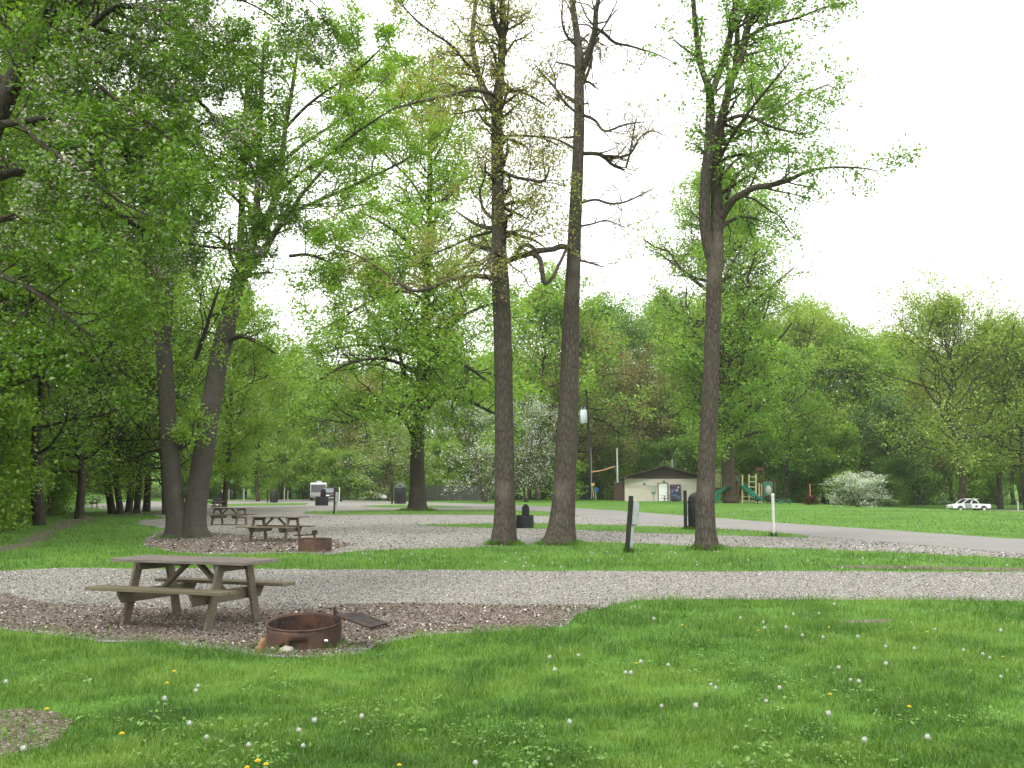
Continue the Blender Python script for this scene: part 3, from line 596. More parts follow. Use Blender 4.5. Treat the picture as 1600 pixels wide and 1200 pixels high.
# --- oak beyond the fire rings (spreading, fresh green)
b5 = hbase(652,798); d = b5[1]
t, root, o = hero('oak_tree', d, 'broad fresh green tree with dark straight trunk standing beside the domed bin, past the gravel', BARK2,
  [[(652,808,44,0),(652,801,38,0),(652,790,29,0),(652,765,24,0),(652,720,22,0),(654,660,19,0),(657,610,17,0),(661,550,17,0),(665,480,14,0),(668,420,12,0),(671,340,10,0),(672,260,8,0),(673,180,6,0),(676,90,4,0)]], 25, b5)
L = lambda pts, dd=0: t.limb(np.array([P(px, py, d+q)-np.array(b5) for px, py, w, q in pts]), [pxr(w, d) for px, py, w, q in pts], n=6, sub=4, jit=.12)
lim = [L([(645,680,10,0),(632,655,8,-1),(605,644,7,-2),(575,644,6,-3),(545,660,4,-3.6),(510,655,3,-4)]),
       L([(646,640,9,0),(636,600,8,1),(625,555,7,2),(617,510,6,2.6),(608,460,4,3)]),
       L([(663,648,8,0),(680,624,7,-1.5),(705,618,6,-2.6),(735,628,5,-3.6),(770,645,4,-4.5),(800,655,3,-5)]),
       L([(664,570,8,0),(690,555,7,2),(725,570,6,4),(760,595,4,5.5),(790,620,3,6.6)]),
       L([(662,560,7,0),(690,520,6,-2),(730,490,5,-4),(780,470,3,-6)]),
       L([(660,590,7,0),(630,570,6,-3),(590,560,5,-5),(540,570,4,-7),(490,600,3,-8)]),
       L([(663,520,7,0),(630,480,6,3),(590,460,5,5),(540,450,4,7)]),
       L([(666,470,6,0),(700,430,5,2),(740,390,4,4),(770,360,3,5)]), L([(668,430,6,0),(640,380,5,-3),(600,350,4,-4),(560,330,3,-5)]),
       L([(670,360,5,0),(700,310,4,-2),(735,270,3,-3)]), L([(671,330,5,0),(640,280,4,2),(600,240,3,3),(580,200,2,3.5)]),
       L([(672,260,5,0),(700,210,4,2),(720,150,3,3)]), L([(673,230,4,0),(650,180,3,-2),(620,130,2.5,-3)]),
       L([(658,600,7,0),(670,570,6,-5),(680,540,4,-8)]), L([(660,560,7,0),(650,520,6,-5),(630,490,4,-8)]), L([(656,640,7,0),(640,630,6,-5),(620,640,4,-8)]),
       L([(664,500,6,0),(690,480,5,-5),(720,460,3,-7)]), L([(667,440,5,0),(660,400,4,-5),(650,360,3,-7)])]
lim += [L([(666,470,6,0),(630,455,5,-2),(580,470,4,-4),(530,500,3,-5),(490,520,2,-6)]), L([(664,520,6,0),(620,505,5,2),(560,515,4,4),(500,540,3,5)]),
        L([(668,420,5,0),(620,400,4,2),(560,410,3,4),(510,430,2,5)]), L([(670,370,5,0),(620,330,4,-1),(560,320,3,-2),(500,350,2,-3)]),
        L([(662,560,6,0),(610,545,5,-1),(550,540,4,-2),(480,560,3,-3)])]
CF5 = dict(HC, nc={1:4,2:4}, rmin=.03, seg=.9, wander=.28, na=3)
for k, (p_, r_) in enumerate(lim): t.sprout(p_, r_, 11, 4.2 if k < 7 else 3.4, 2, CF5, t0=.15, rr=.5)
t.sprout(o[0][0], o[0][1], 40, 5.5, 2, CF5, t0=.5, rr=.5)
t.sprout(o[0][0], o[0][1], 30, 3.5, 1, CF5, t0=.42)
fin(t, root, BARK2); t.leaves(root, LV['bright'], 5, .23, .42, keep=.58)
# --- blossoming tree whose boughs hang in from the left
b4 = np.array([-8.6, 11.5, 0.])
t, root, o = hero('crabapple_tree', 12, 'dark trunked blossoming tree hanging its twiggy boughs in from the upper left corner', BARK2,
  [[(-130,760,60,0),(-110,560,50,0),(-60,330,44,0),(0,175,34,0),(38,90,28,0),(62,50,22,.2),(85,10,16,.3),(100,-60,12,.4),(120,-150,8,.5)]], 26, b4)
t.V.clear(); t.Fq.clear(); t.off = 0
D0 = 12.0
LL = lambda pts: t.limb(np.array([P(px, py, D0+q)-b4 for px, py, w, q in pts]), [pxr(w*.95, D0) for px, py, w, q in pts], n=7, sub=5, jit=.1)
tr = t.limb(np.array([[0,0,-.1],[.03,0,.25],[.1,.02,1.0],[.35,.1,2.2]]+[list(P(px, py, D0+q)-b4) for px, py, q in ((-75,330,.2),(0,175,0),(38,90,0),(62,50,.2),(85,10,.3),(100,-60,.4),(120,-150,.5),(150,-300,.5))]),
            [.2,.17,.15,.145,.14,.125,.1,.08,.06,.045,.03,.015], n=12, sub=4, jit=.05)
lim = [LL([(60,70,16,.1),(95,48,13,0),(140,40,11,-.2),(180,12,9,-.4),(240,14,8,-.4),(290,30,5,-.4)]),
       LL([(50,90,15,0),(100,52,13,.6),(150,65,12,1),(200,82,11,1.4),(250,105,9,1.8),(290,135,8,2.2),(340,190,6,2.6),(400,240,4,3),(470,300,3,3.4)]),
       LL([(-20,200,16,0),(30,190,12,-.5),(80,184,10,-.8),(130,184,9,-1),(165,215,6,-1.2),(200,250,5,-1.2),(260,270,3,-1.2)]),
       LL([(-75,320,18,.2),(-10,280,16,.4),(60,262,13,.6),(110,285,12,.8),(150,312,11,1),(200,345,9,1.2),(250,370,7,1.4),(320,385,5,1.7),(400,390,3,2)]),
       LL([(-60,360,15,.2),(20,340,12,1.2),(80,350,10,2),(130,350,8,2.6),(190,380,6,3),(240,390,5,3.4)]),
       LL([(60,90,8,.1),(110,100,7,-.6),(150,130,6,-1),(185,160,5,-1.3),(230,190,4,-1.5),(300,240,3,-1.6)]),
       LL([(85,10,9,.3),(140,-20,7,.8),(220,-30,6,1.4),(310,-20,5,2),(400,10,3.5,2.6),(470,60,2.5,3)]),
       LL([(140,40,8,-.2),(220,60,6,.4),(300,60,5,1),(370,80,4,1.4),(430,130,3,1.8)]),
       LL([(100,-60,8,.4),(200,-110,6,1.8),(320,-100,5,3),(430,-40,4,4),(520,30,3,5)]),
       LL([(-70,420,13,.1),(0,430,10,-.6),(60,460,8,-1.2),(110,500,5,-1.6),(150,530,3,-1.8)]),
       LL([(30,190,8,-.5),(70,230,6,-1.6),(120,260,5,-2.2),(180,310,3.5,-2.6),(240,340,2.5,-3)]),
       LL([(100,185,6,-.9),(180,200,5,.4),(270,210,4,1.2),(350,250,3,2),(430,310,2.5,2.6)]),
       LL([(-60,250,10,1),(0,200,8,3),(40,130,6,4),(100,80,4,5)]), LL([(-60,250,10,1),(10,260,8,3),(90,230,6,4.4),(180,190,4,5.4),(260,160,3,6)])]
CF6 = dict(HC, nc={1:6,2:6}, ang=.9, wander=.22, rmin=.006, seg=.3, up=-.02, ratio=.55, na=4)
for k, (p_, r_) in enumerate(lim): t.sprout(p_, r_, 15, 1.15, 2, CF6, t0=.12, rr=.4)
t.sprout(tr[0], tr[1], 20, 1.3, 2, CF6, t0=.45)
fin(t, root, BARK2); t.leaves(root, LV['bough'], 6, .052, .065, keep=.38)
t.leaves(root, PETALP, 8, .04, .05, keep=.12, name='blossoms', flat=.8, sel=lambda A: (A[:,2] > 3.3) & (fbm(A[:,0]*1.1+3, A[:,2]*1.1+11, 2) > .56))
# ================================================================== tree kinds of the surrounding woods
FC = dict(ang=.8, rmin=.03, seg=1.0, wander=.25, up=.1, nc={1:4, 2:6}, ratio=.5, na=2)
K = {}
K['tall_fresh'] = proto_tree(101, 24, 8.5, 3.5, 44, FC, leafkind='fresh', leaf=.32, per=9, sig=.48, tr=.28, name='broadleaf_tree')
K['tall_bright'] = proto_tree(102, 21, 9.5, 3.0, 44, FC, leafkind='bright', leaf=.32, per=9, sig=.48, tr=.3, name='broadleaf_tree')
K['round_yellow'] = proto_tree(103, 23, 11, 5, 44, FC, leafkind='yellow', leaf=.30, per=7, sig=.65, tr=.38, name='oak_tree')
K['bud_olive'] = proto_tree(104, 19, 9.5, 3.5, 40, dict(FC, wander=.35), leafkind='olive', leaf=.24, per=7, sig=.5, tr=.34, name='oak_tree')
K['deep'] = proto_tree(105, 14, 6.5, 2.0, 44, FC, leafkind='deep', leaf=.28, per=9, sig=.5, tr=.22, name='dense_tree')
K['cool'] = proto_tree(106, 25, 8, 6, 42, FC, leafkind='cool', leaf=.32, per=9, sig=.5, tr=.26, name='broadleaf_tree')
K['play'] = proto_tree(120, 38, 10, 5.5, 84, dict(FC, nc={1:5,2:7}), leafkind='bright', leaf=.30, per=8, sig=.5, tr=.8, name='broadleaf_tree')
K['shade_tree'] = proto_tree(107, 20, 7.5, 2.6, 36, FC, leafkind='shade', leaf=.2, per=7, sig=.5, tr=.27, name='woodland_tree', bark=BARK2)
K['shade_tree2'] = proto_tree(108, 17, 7.0, 2.0, 34, FC, leafkind='fresh', leaf=.18, per=7, sig=.45, tr=.22, name='woodland_tree', bark=BARK2)
SC = dict(ang=.9, rmin=.012, seg=.5, wander=.35, up=.05, nc={1:4, 2:5}, ratio=.5, na=2)
K['shrub'] = proto_tree(109, 4.2, 2.0, .3, 26, SC, leafkind='shade', leaf=.15, per=7, sig=.25, tr=.06, multi=4, name='shrub', shape=lambda t: .9-.4*t)
K['shrub2'] = proto_tree(110, 5.5, 2.2, .4, 26, SC, leafkind='fresh', leaf=.2, per=6, sig=.3, tr=.07, multi=3, name='shrub', shape=lambda t: .9-.4*t)
DC = dict(ang=.9, rmin=.02, seg=.6, wander=.3, up=.02, nc={1:4, 2:5}, ratio=.5, na=2)
K['dogwood'] = proto_tree(111, 9.5, 6.0, 2.2, 30, DC, leafkind='yellow', leaf=.18, per=6, sig=.35, tr=.24, name='dogwood_tree', limb_ang=.5, blossoms=(PETAL, 5, .19, .2), shape=lambda t: 1-.55*t*t)
K['dogwood2'] = proto_tree(112, 10.5, 6.0, 1.8, 36, DC, leafkind='fresh', leaf=.16, per=2, sig=.35, tr=.2, multi=4, name='dogwood_tree', limb_ang=.6, blossoms=(PETAL, 6, .2, .3), shape=lambda t: 1-.55*t*t)
K['dogwood3'] = proto_tree(113, 6.2, 4.6, .8, 34, DC, leafkind='fresh', leaf=.16, per=2, sig=.3, tr=.12, multi=3, name='dogwood_tree', limb_ang=.45, blossoms=(PETAL, 6, .19, .45), shape=lambda t: 1-.75*t)
used = set()
def put(kind, loc, label, cat='tree', group=None, sc=1.0, rz=None, sz=None):
    o = K[kind]
    if kind in used: o = copy_tree(o)
    used.add(kind); o.location = [float(v) for v in loc]; s = sc
    o.rotation_euler = (0, 0, rng.uniform(0, 6.28) if rz is None else rz); o.scale = (s, s, s*(sz or 1)); tag(o, label, cat)
    if group: o['group'] = group
    elif 'group' in o: del o['group']
    return o
def at(px, d): return GX(px, d)
# single trees that stand out in the photograph
def gp(px, py): return G(px, py)
put('dogwood', gp(606, 783), 'spreading yellow green dogwood with scattered white flowers, behind the white canopy roof', sc=1.05)
put('dogwood2', gp(757, 784.5), 'many stemmed dogwood dusted with white flowers, behind the left centre trunk', sc=1.0)
put('dogwood2', gp(822, 784.5), 'single narrow dogwood with white flowers, seen between the two centre trunks', sc=.72, sz=1.5)
put('dogwood3', gp(1340, 792), 'low white blossoming dogwood in front of the dark green tree', sc=.7, rz=1.0, sz=.62)
put('dogwood3', gp(620, 786), 'low white blossoming dogwood', sc=.0001) if False else None
put('deep', gp(1388, 791.5), 'dense dark green rounded tree on the lawn beside the white blossoming dogwood', sc=.92, sz=1.05)
put('play', gp(1141, 786), 'thick trunked tall green tree standing over the playground', sc=1.0, rz=2.0)
put('tall_bright', at(1225, 136), 'wide bright green tree behind the dome of the playground', sc=.95, rz=4.1)
put('bud_olive', at(893, 142), 'stout tree with bronze buds and crooked boughs behind the right centre trunk', sc=1.25, rz=.5)
put('bud_olive', at(1000, 152), 'bronze budding tree leaning over the left side of the beige building', sc=1.0, rz=3.5)
put('tall_bright', at(842, 135), 'vivid green tree filling the gap between the two centre trunks', sc=1.35, rz=1.0)
put('tall_fresh', gp(403, 783.5), 'slim pointed fresh green tree with one straight dark trunk, left of the parked motorhome', sc=.82, rz=.3)
put('round_yellow', at(1500, 118), 'large yellow green round crowned tree behind the parked white car', sc=1.02, rz=.9)
put('round_yellow', at(1563, 121), 'slender yellow green tree with dark trunk right of the parked white car', sc=.92, rz=2.4)
put('tall_fresh', at(350, 78), 'light yellow green tree right of the forked tree, its trunk by the far tables', sc=.72, rz=5.0)
# the wood along the left edge
lw = [(62,44,'shade_tree',1.0),(124,53.5,'shade_tree2',1.0),(176,64,'shade_tree',.85),(189,63,'shade_tree2',.9),(201,68,'shade_tree2',1),(213,65,'shade_tree',.8),(229,70,'shade_tree',.9),(258,62,'shade_tree2',.85)]
ll = ['dark woodland trunk half hidden by shrubs at the far left edge','leaning dark woodland trunk alone at the edge of the left lawn','left of the close pair of woodland trunks in the row by the far gravel',
  'right of the close pair of woodland trunks in the row by the far gravel','thin woodland trunk just right of the close pair','pale forked woodland trunk in the middle of the row by the far gravel',
  'slim woodland trunk nearest left of the forked tree','dark woodland trunk right behind the base of the forked tree']
for (px, d_, k, s_), lb in zip(lw, ll): put(k, at(px, d_), lb, sc=s_)
def wood(pts, kinds, desc, group, s0=.85, s1=1.15, cat='tree'):
    for x, y in pts:
        k = kinds[int(rng.integers(len(kinds)))]
        put(k, (x, y, float(H(x, y))), desc[k], cat, group[k], sc=rng.uniform(s0, s1))
DL = {'shade_tree':'dark barked leafy tree deep in the wood along the left edge','shade_tree2':'fresh green lower tree deep in the wood along the left edge','tall_fresh':'tall fresh green tree deep in the wood along the left edge','tall_bright':'bright green tree deep in the wood along the left edge'}
GL = {k: v+' (several)' for k, v in DL.items()}
pts = []
for row, (off, y0, y1, st) in enumerate(((2.5,22,70,8),(8,20,95,8),(15,25,125,8),(24,30,135,8.5),(34,40,140,9.5))):
    y = y0
    while y < y1:
        edge = np.interp(y, [15, 32, 45, 60, 80, 110, 135], [-15, -19.5, -24, -28, -38, -48, -58]); pts.append((edge-off+rng.normal()*1.2, y+rng.normal()*1.5)); y += st
wood(pts, ['shade_tree','shade_tree2','shade_tree','tall_fresh','tall_bright'], DL, GL, .85, 1.12)
pts = []
for off, st in ((.8, 2.6), (3.5, 3.2)):
    y = 24
    while y < 100:
        edge = np.interp(y, [15, 32, 45, 60, 80, 110, 135], [-14.5, -17.8, -22, -27, -37, -47, -58]); pts.append((edge-off+rng.normal()*.5, y+rng.normal()*.8)); y += st*(1+y/80)
DS = {'shrub':'dark green leafy bush at the foot of the left wood','shrub2':'fresh green leafy bush at the foot of the left wood'}
wood(pts, ['shrub','shrub2'], DS, {k: v+'es' for k, v in DS.items()}, .55, 1.0, 'bush')
# the far wood
regs = [(300, 'behind the parked motorhome'), (565, 'behind the white flowering dogwoods'), (880, 'behind the beige building'), (1105, 'behind the playground'), (1300, 'behind the white parked car at the right'), (9999, '')]
names = {'tall_fresh':'tall fresh green tree','tall_bright':'bushy bright green tree','round_yellow':'round yellow green tree','bud_olive':'bronze budding tree','cool':'tall cool green tree','deep':'dark green tree','shrub':'dark green bush','shrub2':'fresh green bush'}
def region(x, y):
    px = 800+x/y*F; r_ = 'at the left end'
    for a, b_ in regs[:-1]:
        if px >= a: r_ = b_
    return r_
def farrow(y0, x0, x1, st, kinds, s0, s1, cat='tree'):
    x = x0
    while x < x1:
        xx = x+rng.normal()*st*.22; yy = y0+rng.normal()*3+(6*sin(x*.11)); k = kinds(800+xx/yy*F); rg = region(xx, yy)
        hs = rng.uniform(s0, s1)*np.interp(800+xx/yy*F, [300,420,560,700,900,960,1080,1300,1420,1600], [1.05,.98,.95,1.08,1.15,1.35,1.3,1.32,1.2,1.05])
        lb = '%s in the far wood %s' % (names[k], rg)
        put(k, (xx, yy, float(H(xx, yy))), lb, cat, lb.replace(names[k], names[k]+'s'), sc=hs); x += st
def kd(px):
    u = rng.random()
    if px < 560: return ['tall_fresh','tall_bright','cool'][int(u*3)]
    if px < 900: return ['tall_bright','cool','round_yellow','bud_olive'][int(u*4)]
    if px < 1080: return ['bud_olive','cool','cool','tall_fresh'][int(u*4)]
    if px < 1350: return ['tall_bright','cool','round_yellow','tall_fresh'][int(u*4)]
    return ['round_yellow','round_yellow','tall_fresh','bud_olive'][int(u*4)]
farrow(150, -66, 84, 9, kd, .72, .92); farrow(161, -70, 92, 8.5, kd, .8, 1.0); farrow(175, -74, 100, 9, kd, .85, 1.02)
farrow(142, -60, 82, 4.2, lambda px: ['shrub','shrub2'][int(rng.random()*2)], 1.0, 1.5, 'bush')
farrow(156, -64, 90, 4.6, lambda px: ['shrub','shrub2'][int(rng.random()*2)], 1.3, 1.9, 'bush')
# a bright edge at the right of the lawn
for x, y, k in ((60,118,'round_yellow'),(68,108,'tall_fresh'),(74,124,'bud_olive'),(66,96,'round_yellow')):
    put(k, (x, y, float(H(x, y))), '%s at the right end of the lawn' % names[k], 'tree', names[k]+'s at the right end of the lawn', sc=.85)
for k in K:
    if k not in used:
        for ch in list(K[k].children): bpy.data.objects.remove(ch)
        bpy.data.objects.remove(K[k])
# ================================================================== things standing on the ground
WOOD = woodmat('weathered_wood', (.085,.068,.052), (.19,.158,.125), (.13,.12,.08))
WOODT = woodmat('weathered_tabletop', (.12,.1,.09), (.26,.23,.21))
WOODG = woodmat('greenish_wood', (.1,.083,.055), (.2,.168,.12), (.13,.125,.075))
RUST = simple('rusty_steel', (.105,.062,.045), .85, .1, .4, 7, .3, dirt=(.06,.042,.035,1))
SOOT = simple('sooty_steel', (.035,.028,.025), .9, .1, .5, 9, .3, dirt=(.1,.05,.03,1))
BLK = simple('black_metal', (.018,.019,.022), .55, .2, .3, 5)
BLKW = simple('black_post', (.022,.02,.019), .8, 0, .4, 8, .3)
GRYM = simple('grey_metal', (.3,.33,.33), .5, .3, .12, 4)
WHT = simple('white_paint', (.75,.76,.75), .5, 0, .06, 4)
OFFW = simple('offwhite_pvc', (.62,.63,.6), .5, 0, .1, 6)
def table(name, loc, rz, label, group=None, topm=None, legm=None, benchm=None, cat='picnic table'):
    topm = topm or WOODT; legm = legm or WOOD; benchm = benchm or WOODG
    t = thing(name, loc, rz, label, cat, group); Lh = .96
    m = MB()
    for i in range(5): m.box((random.uniform(-.006,.006), -.288+i*.144, .745+random.uniform(-.002,.002)), (2*Lh, .136, .038))
    m.build('tabletop', topm, t, bevel=.005)
    for s in (-1, 1):
        m = MB()
        for k in (-1, 1): m.box((0, s*.59+k*.071, .44), (2*Lh, .136, .038))
        m.build('bench_seat', benchm, t, bevel=.005)
    for e in (-1, 1):
        x = e*.55
        m = MB(); m.prism([(-.34,.724),(.34,.724),(.3,.635),(-.3,.635)], x-.019, x+.019, 'x'); m.build('top_cleat', legm, t, bevel=.003)
        m = MB(); m.prism([(-.69,.419),(.69,.419),(.69,.38),(.61,.28),(-.61,.28),(-.69,.38)], x-e*.042-.019, x-e*.042+.019, 'x'); m.build('seat_beam', legm, t, bevel=.003)
        for s in (-1, 1):
            m = MB(); m.prism([(s*.2,.722),(s*.33,.722),(s*.53,0),(s*.4,0)], x-e*(0) +e*.0395-.019, x+e*.0395+.019, 'x'); m.build('leg', legm, t, bevel=.004)
        m = MB(); m.beam((e*.52,0,.33), (e*.08,0,.71), .085, .038, up=(0,0,1)); m.build('brace', legm, t, bevel=.003)
    m = MB(); m.box((0,0,.71), (.09,.62,.03)); m.build('middle_cleat', legm, t)
    return t
c1 = np.array([-3.82, 12.22, 0]); RZ = R(-21)
T1 = table('picnic_table', c1, RZ, 'nearest weathered wooden picnic table, left of the big rusty fire ring')
def tcopy(loc, rz, label):
    c = copy_tree(T1); c.location = [float(v) for v in loc]; c.rotation_euler = (0,0,rz); c['label'] = label; return c
tcopy(G(430,845.5), R(-17), 'wooden picnic table right of the forked tree, behind the small rusty fire ring')
tcopy(G(358,820), R(-14), 'grey wooden picnic table just beyond the second table, partly hidden by it')
tcopy(G(326,801), R(-10), 'wooden picnic table peeking out right behind the forked trunk, farthest of the overlapping three')
tcopy(G(163,787), R(12), 'far wooden picnic table between the dark trunks at the far left gravel')
tcopy(G(137,793), R(-5), 'dark picnic table right behind the lone leaning trunk at far left')
tc_ = tcopy(G(1046,784.5), R(-3), 'picnic table in front of the door of the beige building')
for o in [T1]+[q for q in C.objects if q.name.startswith('picnic_table.')]: o['group'] = 'wooden picnic tables'
# fire rings
def ring(name, loc, r, h, mat, label, tilt=0, notch=None, rz=0):
    t = thing(name, loc, rz, label, 'fire ring'); t.rotation_euler = (tilt, 0, rz)
    n = 64; rows = 6; V = []; Fc = []
    for i in range(rows+1):
        for k in range(n):
            a = 2*pi*k/n; rr = r*(1+.008*sin(3*a+1)); V.append((rr*cos(a), rr*sin(a), (h+.04)*i/rows-.06))
    for i in range(rows):
        for k in range(n):
            a = 360*k/n
            if notch and any(a0 < a < a1 and i < hh for a0, a1, hh in notch): continue
            Fc.append((i*n+k, i*n+(k+1)%n, (i+1)*n+(k+1)%n, (i+1)*n+k))
    m = MB(); m.add(V, Fc, True); o = m.build('ring_wall', mat, t); s = o.modifiers.new('s','SOLIDIFY'); s.thickness = .009; s.offset = -1
    m = MB(); m.lathe([(r*.955,.0),(r*.955,h-.03)], 48); m.build('soot_lining', SOOT, t)
    m = MB(); m.tube([(r*1.005*cos(a), r*1.005*sin(a), h-.02) for a in np.linspace(0, 2*pi, 49)], .009, 6); m.build('rim', mat, t)
    m = MB(); m.lathe([(0,.01),(r*.6,.035),(r*.985,.015)], 32); m.build('ash_bed', LT, t)
    return t
fr = ring('fire_ring', G(475,1008)+np.array([0,0,-.0]), .378, .26, RUST, 'big rusty steel fire ring with notched foot and swung out grate, nearest the camera', tilt=R(6.5), notch=[(254,286,4),(238,249,3)], rz=0)
inv = fr.location
# grate on a swivel arm at the back right of the ring
def loc(p):
    from mathutils import Matrix, Vector
    return np.array(Matrix.Rotation(-fr.rotation_euler[0], 3, 'X') @ Vector(np.array(p)-np.array(fr.location)))
q = [loc(P(522,961,10.4)), loc(P(563,957,10.55)), loc(P(606,974,10.25)), loc(P(578,981,9.98))]
q = [np.array(v) for v in q]; m = MB()
nn = np.cross(q[1]-q[0], q[3]-q[0]); nn /= np.linalg.norm(nn); nn = nn if nn[2] > 0 else -nn
m.add([v+nn*.008 for v in q]+[v-nn*.008 for v in q], [(0,1,2,3),(7,6,5,4)]+[(i, i+4, (i+1)%4+4, (i+1)%4) for i in range(4)])
gt = m.build('grate_plate', SOOT, fr, bevel=.004)
m = MB()
for f_ in np.linspace(.1, .9, 7): m.tube([q[0]*(1-f_)+q[1]*f_-nn*.014, q[3]*(1-f_)+q[2]*f_-nn*.014], .006, 6)
m.tube([q[3]-nn*.02, q[2]-nn*.03+np.array([.02,0,0]), q[2]*.5+q[1]*.5-nn*.02], .007, 6); m.build('grate_bars', SOOT, gt)
m = MB(); m.tube([(.27,.27,.0),(.27,.27,.33)], .018, 8); m.tube([(.27,.27,.3), q[0]*.7+q[3]*.3-nn*.012], .012, 6); m.build('swivel_post', SOOT, fr)
m = MB(); m.tube([(.36*cos(-.75)+0,.378*sin(-.75)-.01,.12),(.36*cos(-.75)+.03,.378*sin(-.75)-.02,.12)], .012, 8); m.build('bolt', WHT, fr)
BK = simple('bark_chunk', (.3,.16,.08), .9, 0, .4, 14, .5); STM = simple('pale_stone', (.33,.3,.27), .9, 0, .25, 12, .4)
m = MB(); m.sphere((0,0,.055), 1, 9, 7, (.032,.045,.1)); o = m.build('bark_chunk', BK, None, loc=G(406,1020))
o.rotation_euler = (.2,.12,.5); tag(o, 'upright orange brown bark chunk leaning at the left foot of the big fire ring', 'bark')
for v in o.data.vertices: v.co.x += random.uniform(-.01,.01); v.co.y += random.uniform(-.01,.01); v.co.z += random.uniform(-.012,.012)
def stone(px, py, s, label):
    m = MB(); m.sphere((0,0,s[2]*.5), 1, 10, 7, s); o = m.build('stone', STM, None, loc=G(px, py)); o.rotation_euler = (0,0,random.random()*3)
    for v in o.data.vertices: v.co *= random.uniform(.85, 1.12)
    tag(o, label, 'stone')
stone(447,1019,(.075,.05,.04), 'pale flat stone lying in the notch of the big fire ring')
stone(428,1015,(.04,.03,.02), 'small pale stone between bark chunk and the big fire ring')
stone(543,1003,(.05,.04,.022), 'small brown stone at the right foot of the big fire ring')
stone(404,1014,(.035,.03,.02), 'tiny grey stone left of the bark chunk')
r2 = ring('fire_ring', G(492,861), .42, .34, RUST, 'small looking rusty fire ring in front of the second picnic table')
m = MB(); m.tube([(-.1,.43,0),(-.1,.43,.5)], .03, 8); m.box((-.1,.43,.46), (.13,.09,.1)); m.tube([(-.1,.43,.4),(-.62,.3,.38)], .02, 6); m.build('swivel_post', SOOT, r2)
def upring(px, py, r, h, label, g):
    t = ring('fire_ring', G(px, py), r, h, BLK, label); t['group'] = g
    m = MB(); n = 16; pr = [(-r*.42,.0)]+[(r*.42*cos(a), h*.95+r*.35+r*.55*sin(a)) for a in np.linspace(pi, 0, n)]+[(r*.42,.0)]
    m.prism([(a+r*.1, b+h*.25) for a, b in pr], r*.72, r*.72+.03, 'y'); m.build('raised_grate', BLK, t, bevel=.008)
    m = MB(); m.tube([(r*.1, r*.85, 0), (r*.1, r*.85, h+r*1.05)], .03, 8); m.build('swivel_post', BLK, t); return t
upring(820, 825, .36, .53, 'black fire ring with grate flipped upright, seen between the two centre trunks', 'black fire rings with raised grates')
upring(502.5, 790, .60, .85, 'black fire ring with raised grate in front of the parked dark vehicle', 'black fire rings with raised grates')
upring(341, 787.5, .6, .6, 'black fire ring just above the overlapping picnic tables', 'black fire rings with raised grates')
# utility pedestals
def pedestal(px, py, s, label, lean=R(5)):
    t = thing('utility_pedestal', G(px, py), 0, label, 'pedestal', 'electric pedestals of the gravel sites', s); t.rotation_euler = (0, lean, R(6))
    m = MB(); m.box((-.055,0,.7), (.1,.1,1.42)); m.build('post', BLKW, t, bevel=.006)
    m = MB(); m.box((.035,0,.34), (.07,.085,.72)); m.build('conduit_cover', GRYM, t, bevel=.004)
    m = MB(); m.prism([(.0,.69),(.155,.69),(.155,1.2),(.13,1.27),(.0,1.3)], -.1, .1, 'y'); b = m.build('meter_box', GRYM, t, bevel=.008)
    m = MB(); m.prism([(.012,.71),(.145,.71),(.145,1.19),(.012,1.2)], -.108, -.1025, 'y'); m.build('cover_door', GRYM, b, bevel=.003)
    m = MB(); m.tube([(.12,-.115,.95),(.135,-.115,.95)], .012, 8); m.build('latch', BLK, b); return t
pd = pedestal(983, 863, 1, 'leaning black post with grey electric box, on the grass left of the right tall trunk')
def pcopy(px, py, s, label, lean):
    c = copy_tree(pd); c.location = [float(v) for v in G(px, py)]; c.scale = (s,s,s); c.rotation_euler = (0, lean, 0); c['label'] = label
pcopy(523.5, 803.5, 1.06, 'upright dark post with small grey electric box, right of the parked dark vehicle', R(1))
pcopy(346, 781.5, 1.1, 'tiny far grey blue electric box behind the overlapping picnic tables', 0)
# domed bins
def bin_(px, py, s, label, rx, cone=False, post=-.52):
    t = thing('trash_can', G(px, py), 0, label, 'trash can', 'black domed trash cans beside posts', s)
    m = MB(); m.lathe([(0,.03),(rx,.03),(rx,.06),(rx*1.01,.55),(rx,1.12),(rx*.97,1.13)], 28); b = m.build('barrel', BLK, t)
    m = MB()
    for z in (.4,.78,1.1): m.tube([(rx*1.02*cos(a), rx*1.02*sin(a), z) for a in np.linspace(0,2*pi,33)], .012, 5)
    m.build('hoop', BLK, b)
    pr = [(rx*.99,1.14),(rx*.98,1.2),(rx*.86,1.31),(rx*.6,1.41),(rx*.28,1.46),(0,1.475)] if not cone else [(rx*.99,1.14),(rx*.97,1.18),(rx*.6,1.33),(rx*.3,1.43),(rx*.26,1.5),(0,1.51)]
    m = MB(); m.lathe(pr, 28); lid = m.build('domed_lid', BLK if not cone else simple('grey_lid', (.08,.085,.09), .6), t)
    m = MB(); m.box((0,-rx*.8,1.25), (.24,.06,.13)); m.build('lid_flap', BLK, lid, bevel=.01)
    m = MB(); m.box((post,0,.76), (.12,.12,1.52)); m.build('post', BLKW, t, bevel=.01); return t
bin_(1092, 827, 1.0, 'black domed trash can with square post, half hidden behind the right tall trunk', .41)
bin_(625, 787.5, 1.47, 'black trash can with grey conical lid, left of the broad green tree', .40, True, post=-.56)
bin_(428, 785.5, .98, 'black domed trash can standing alone left of the parked motorhome', .44, post=-.73)
bin_(363.5, 781, .9, 'farthest small black domed trash can above the overlapping picnic tables', .4, post=-.6)
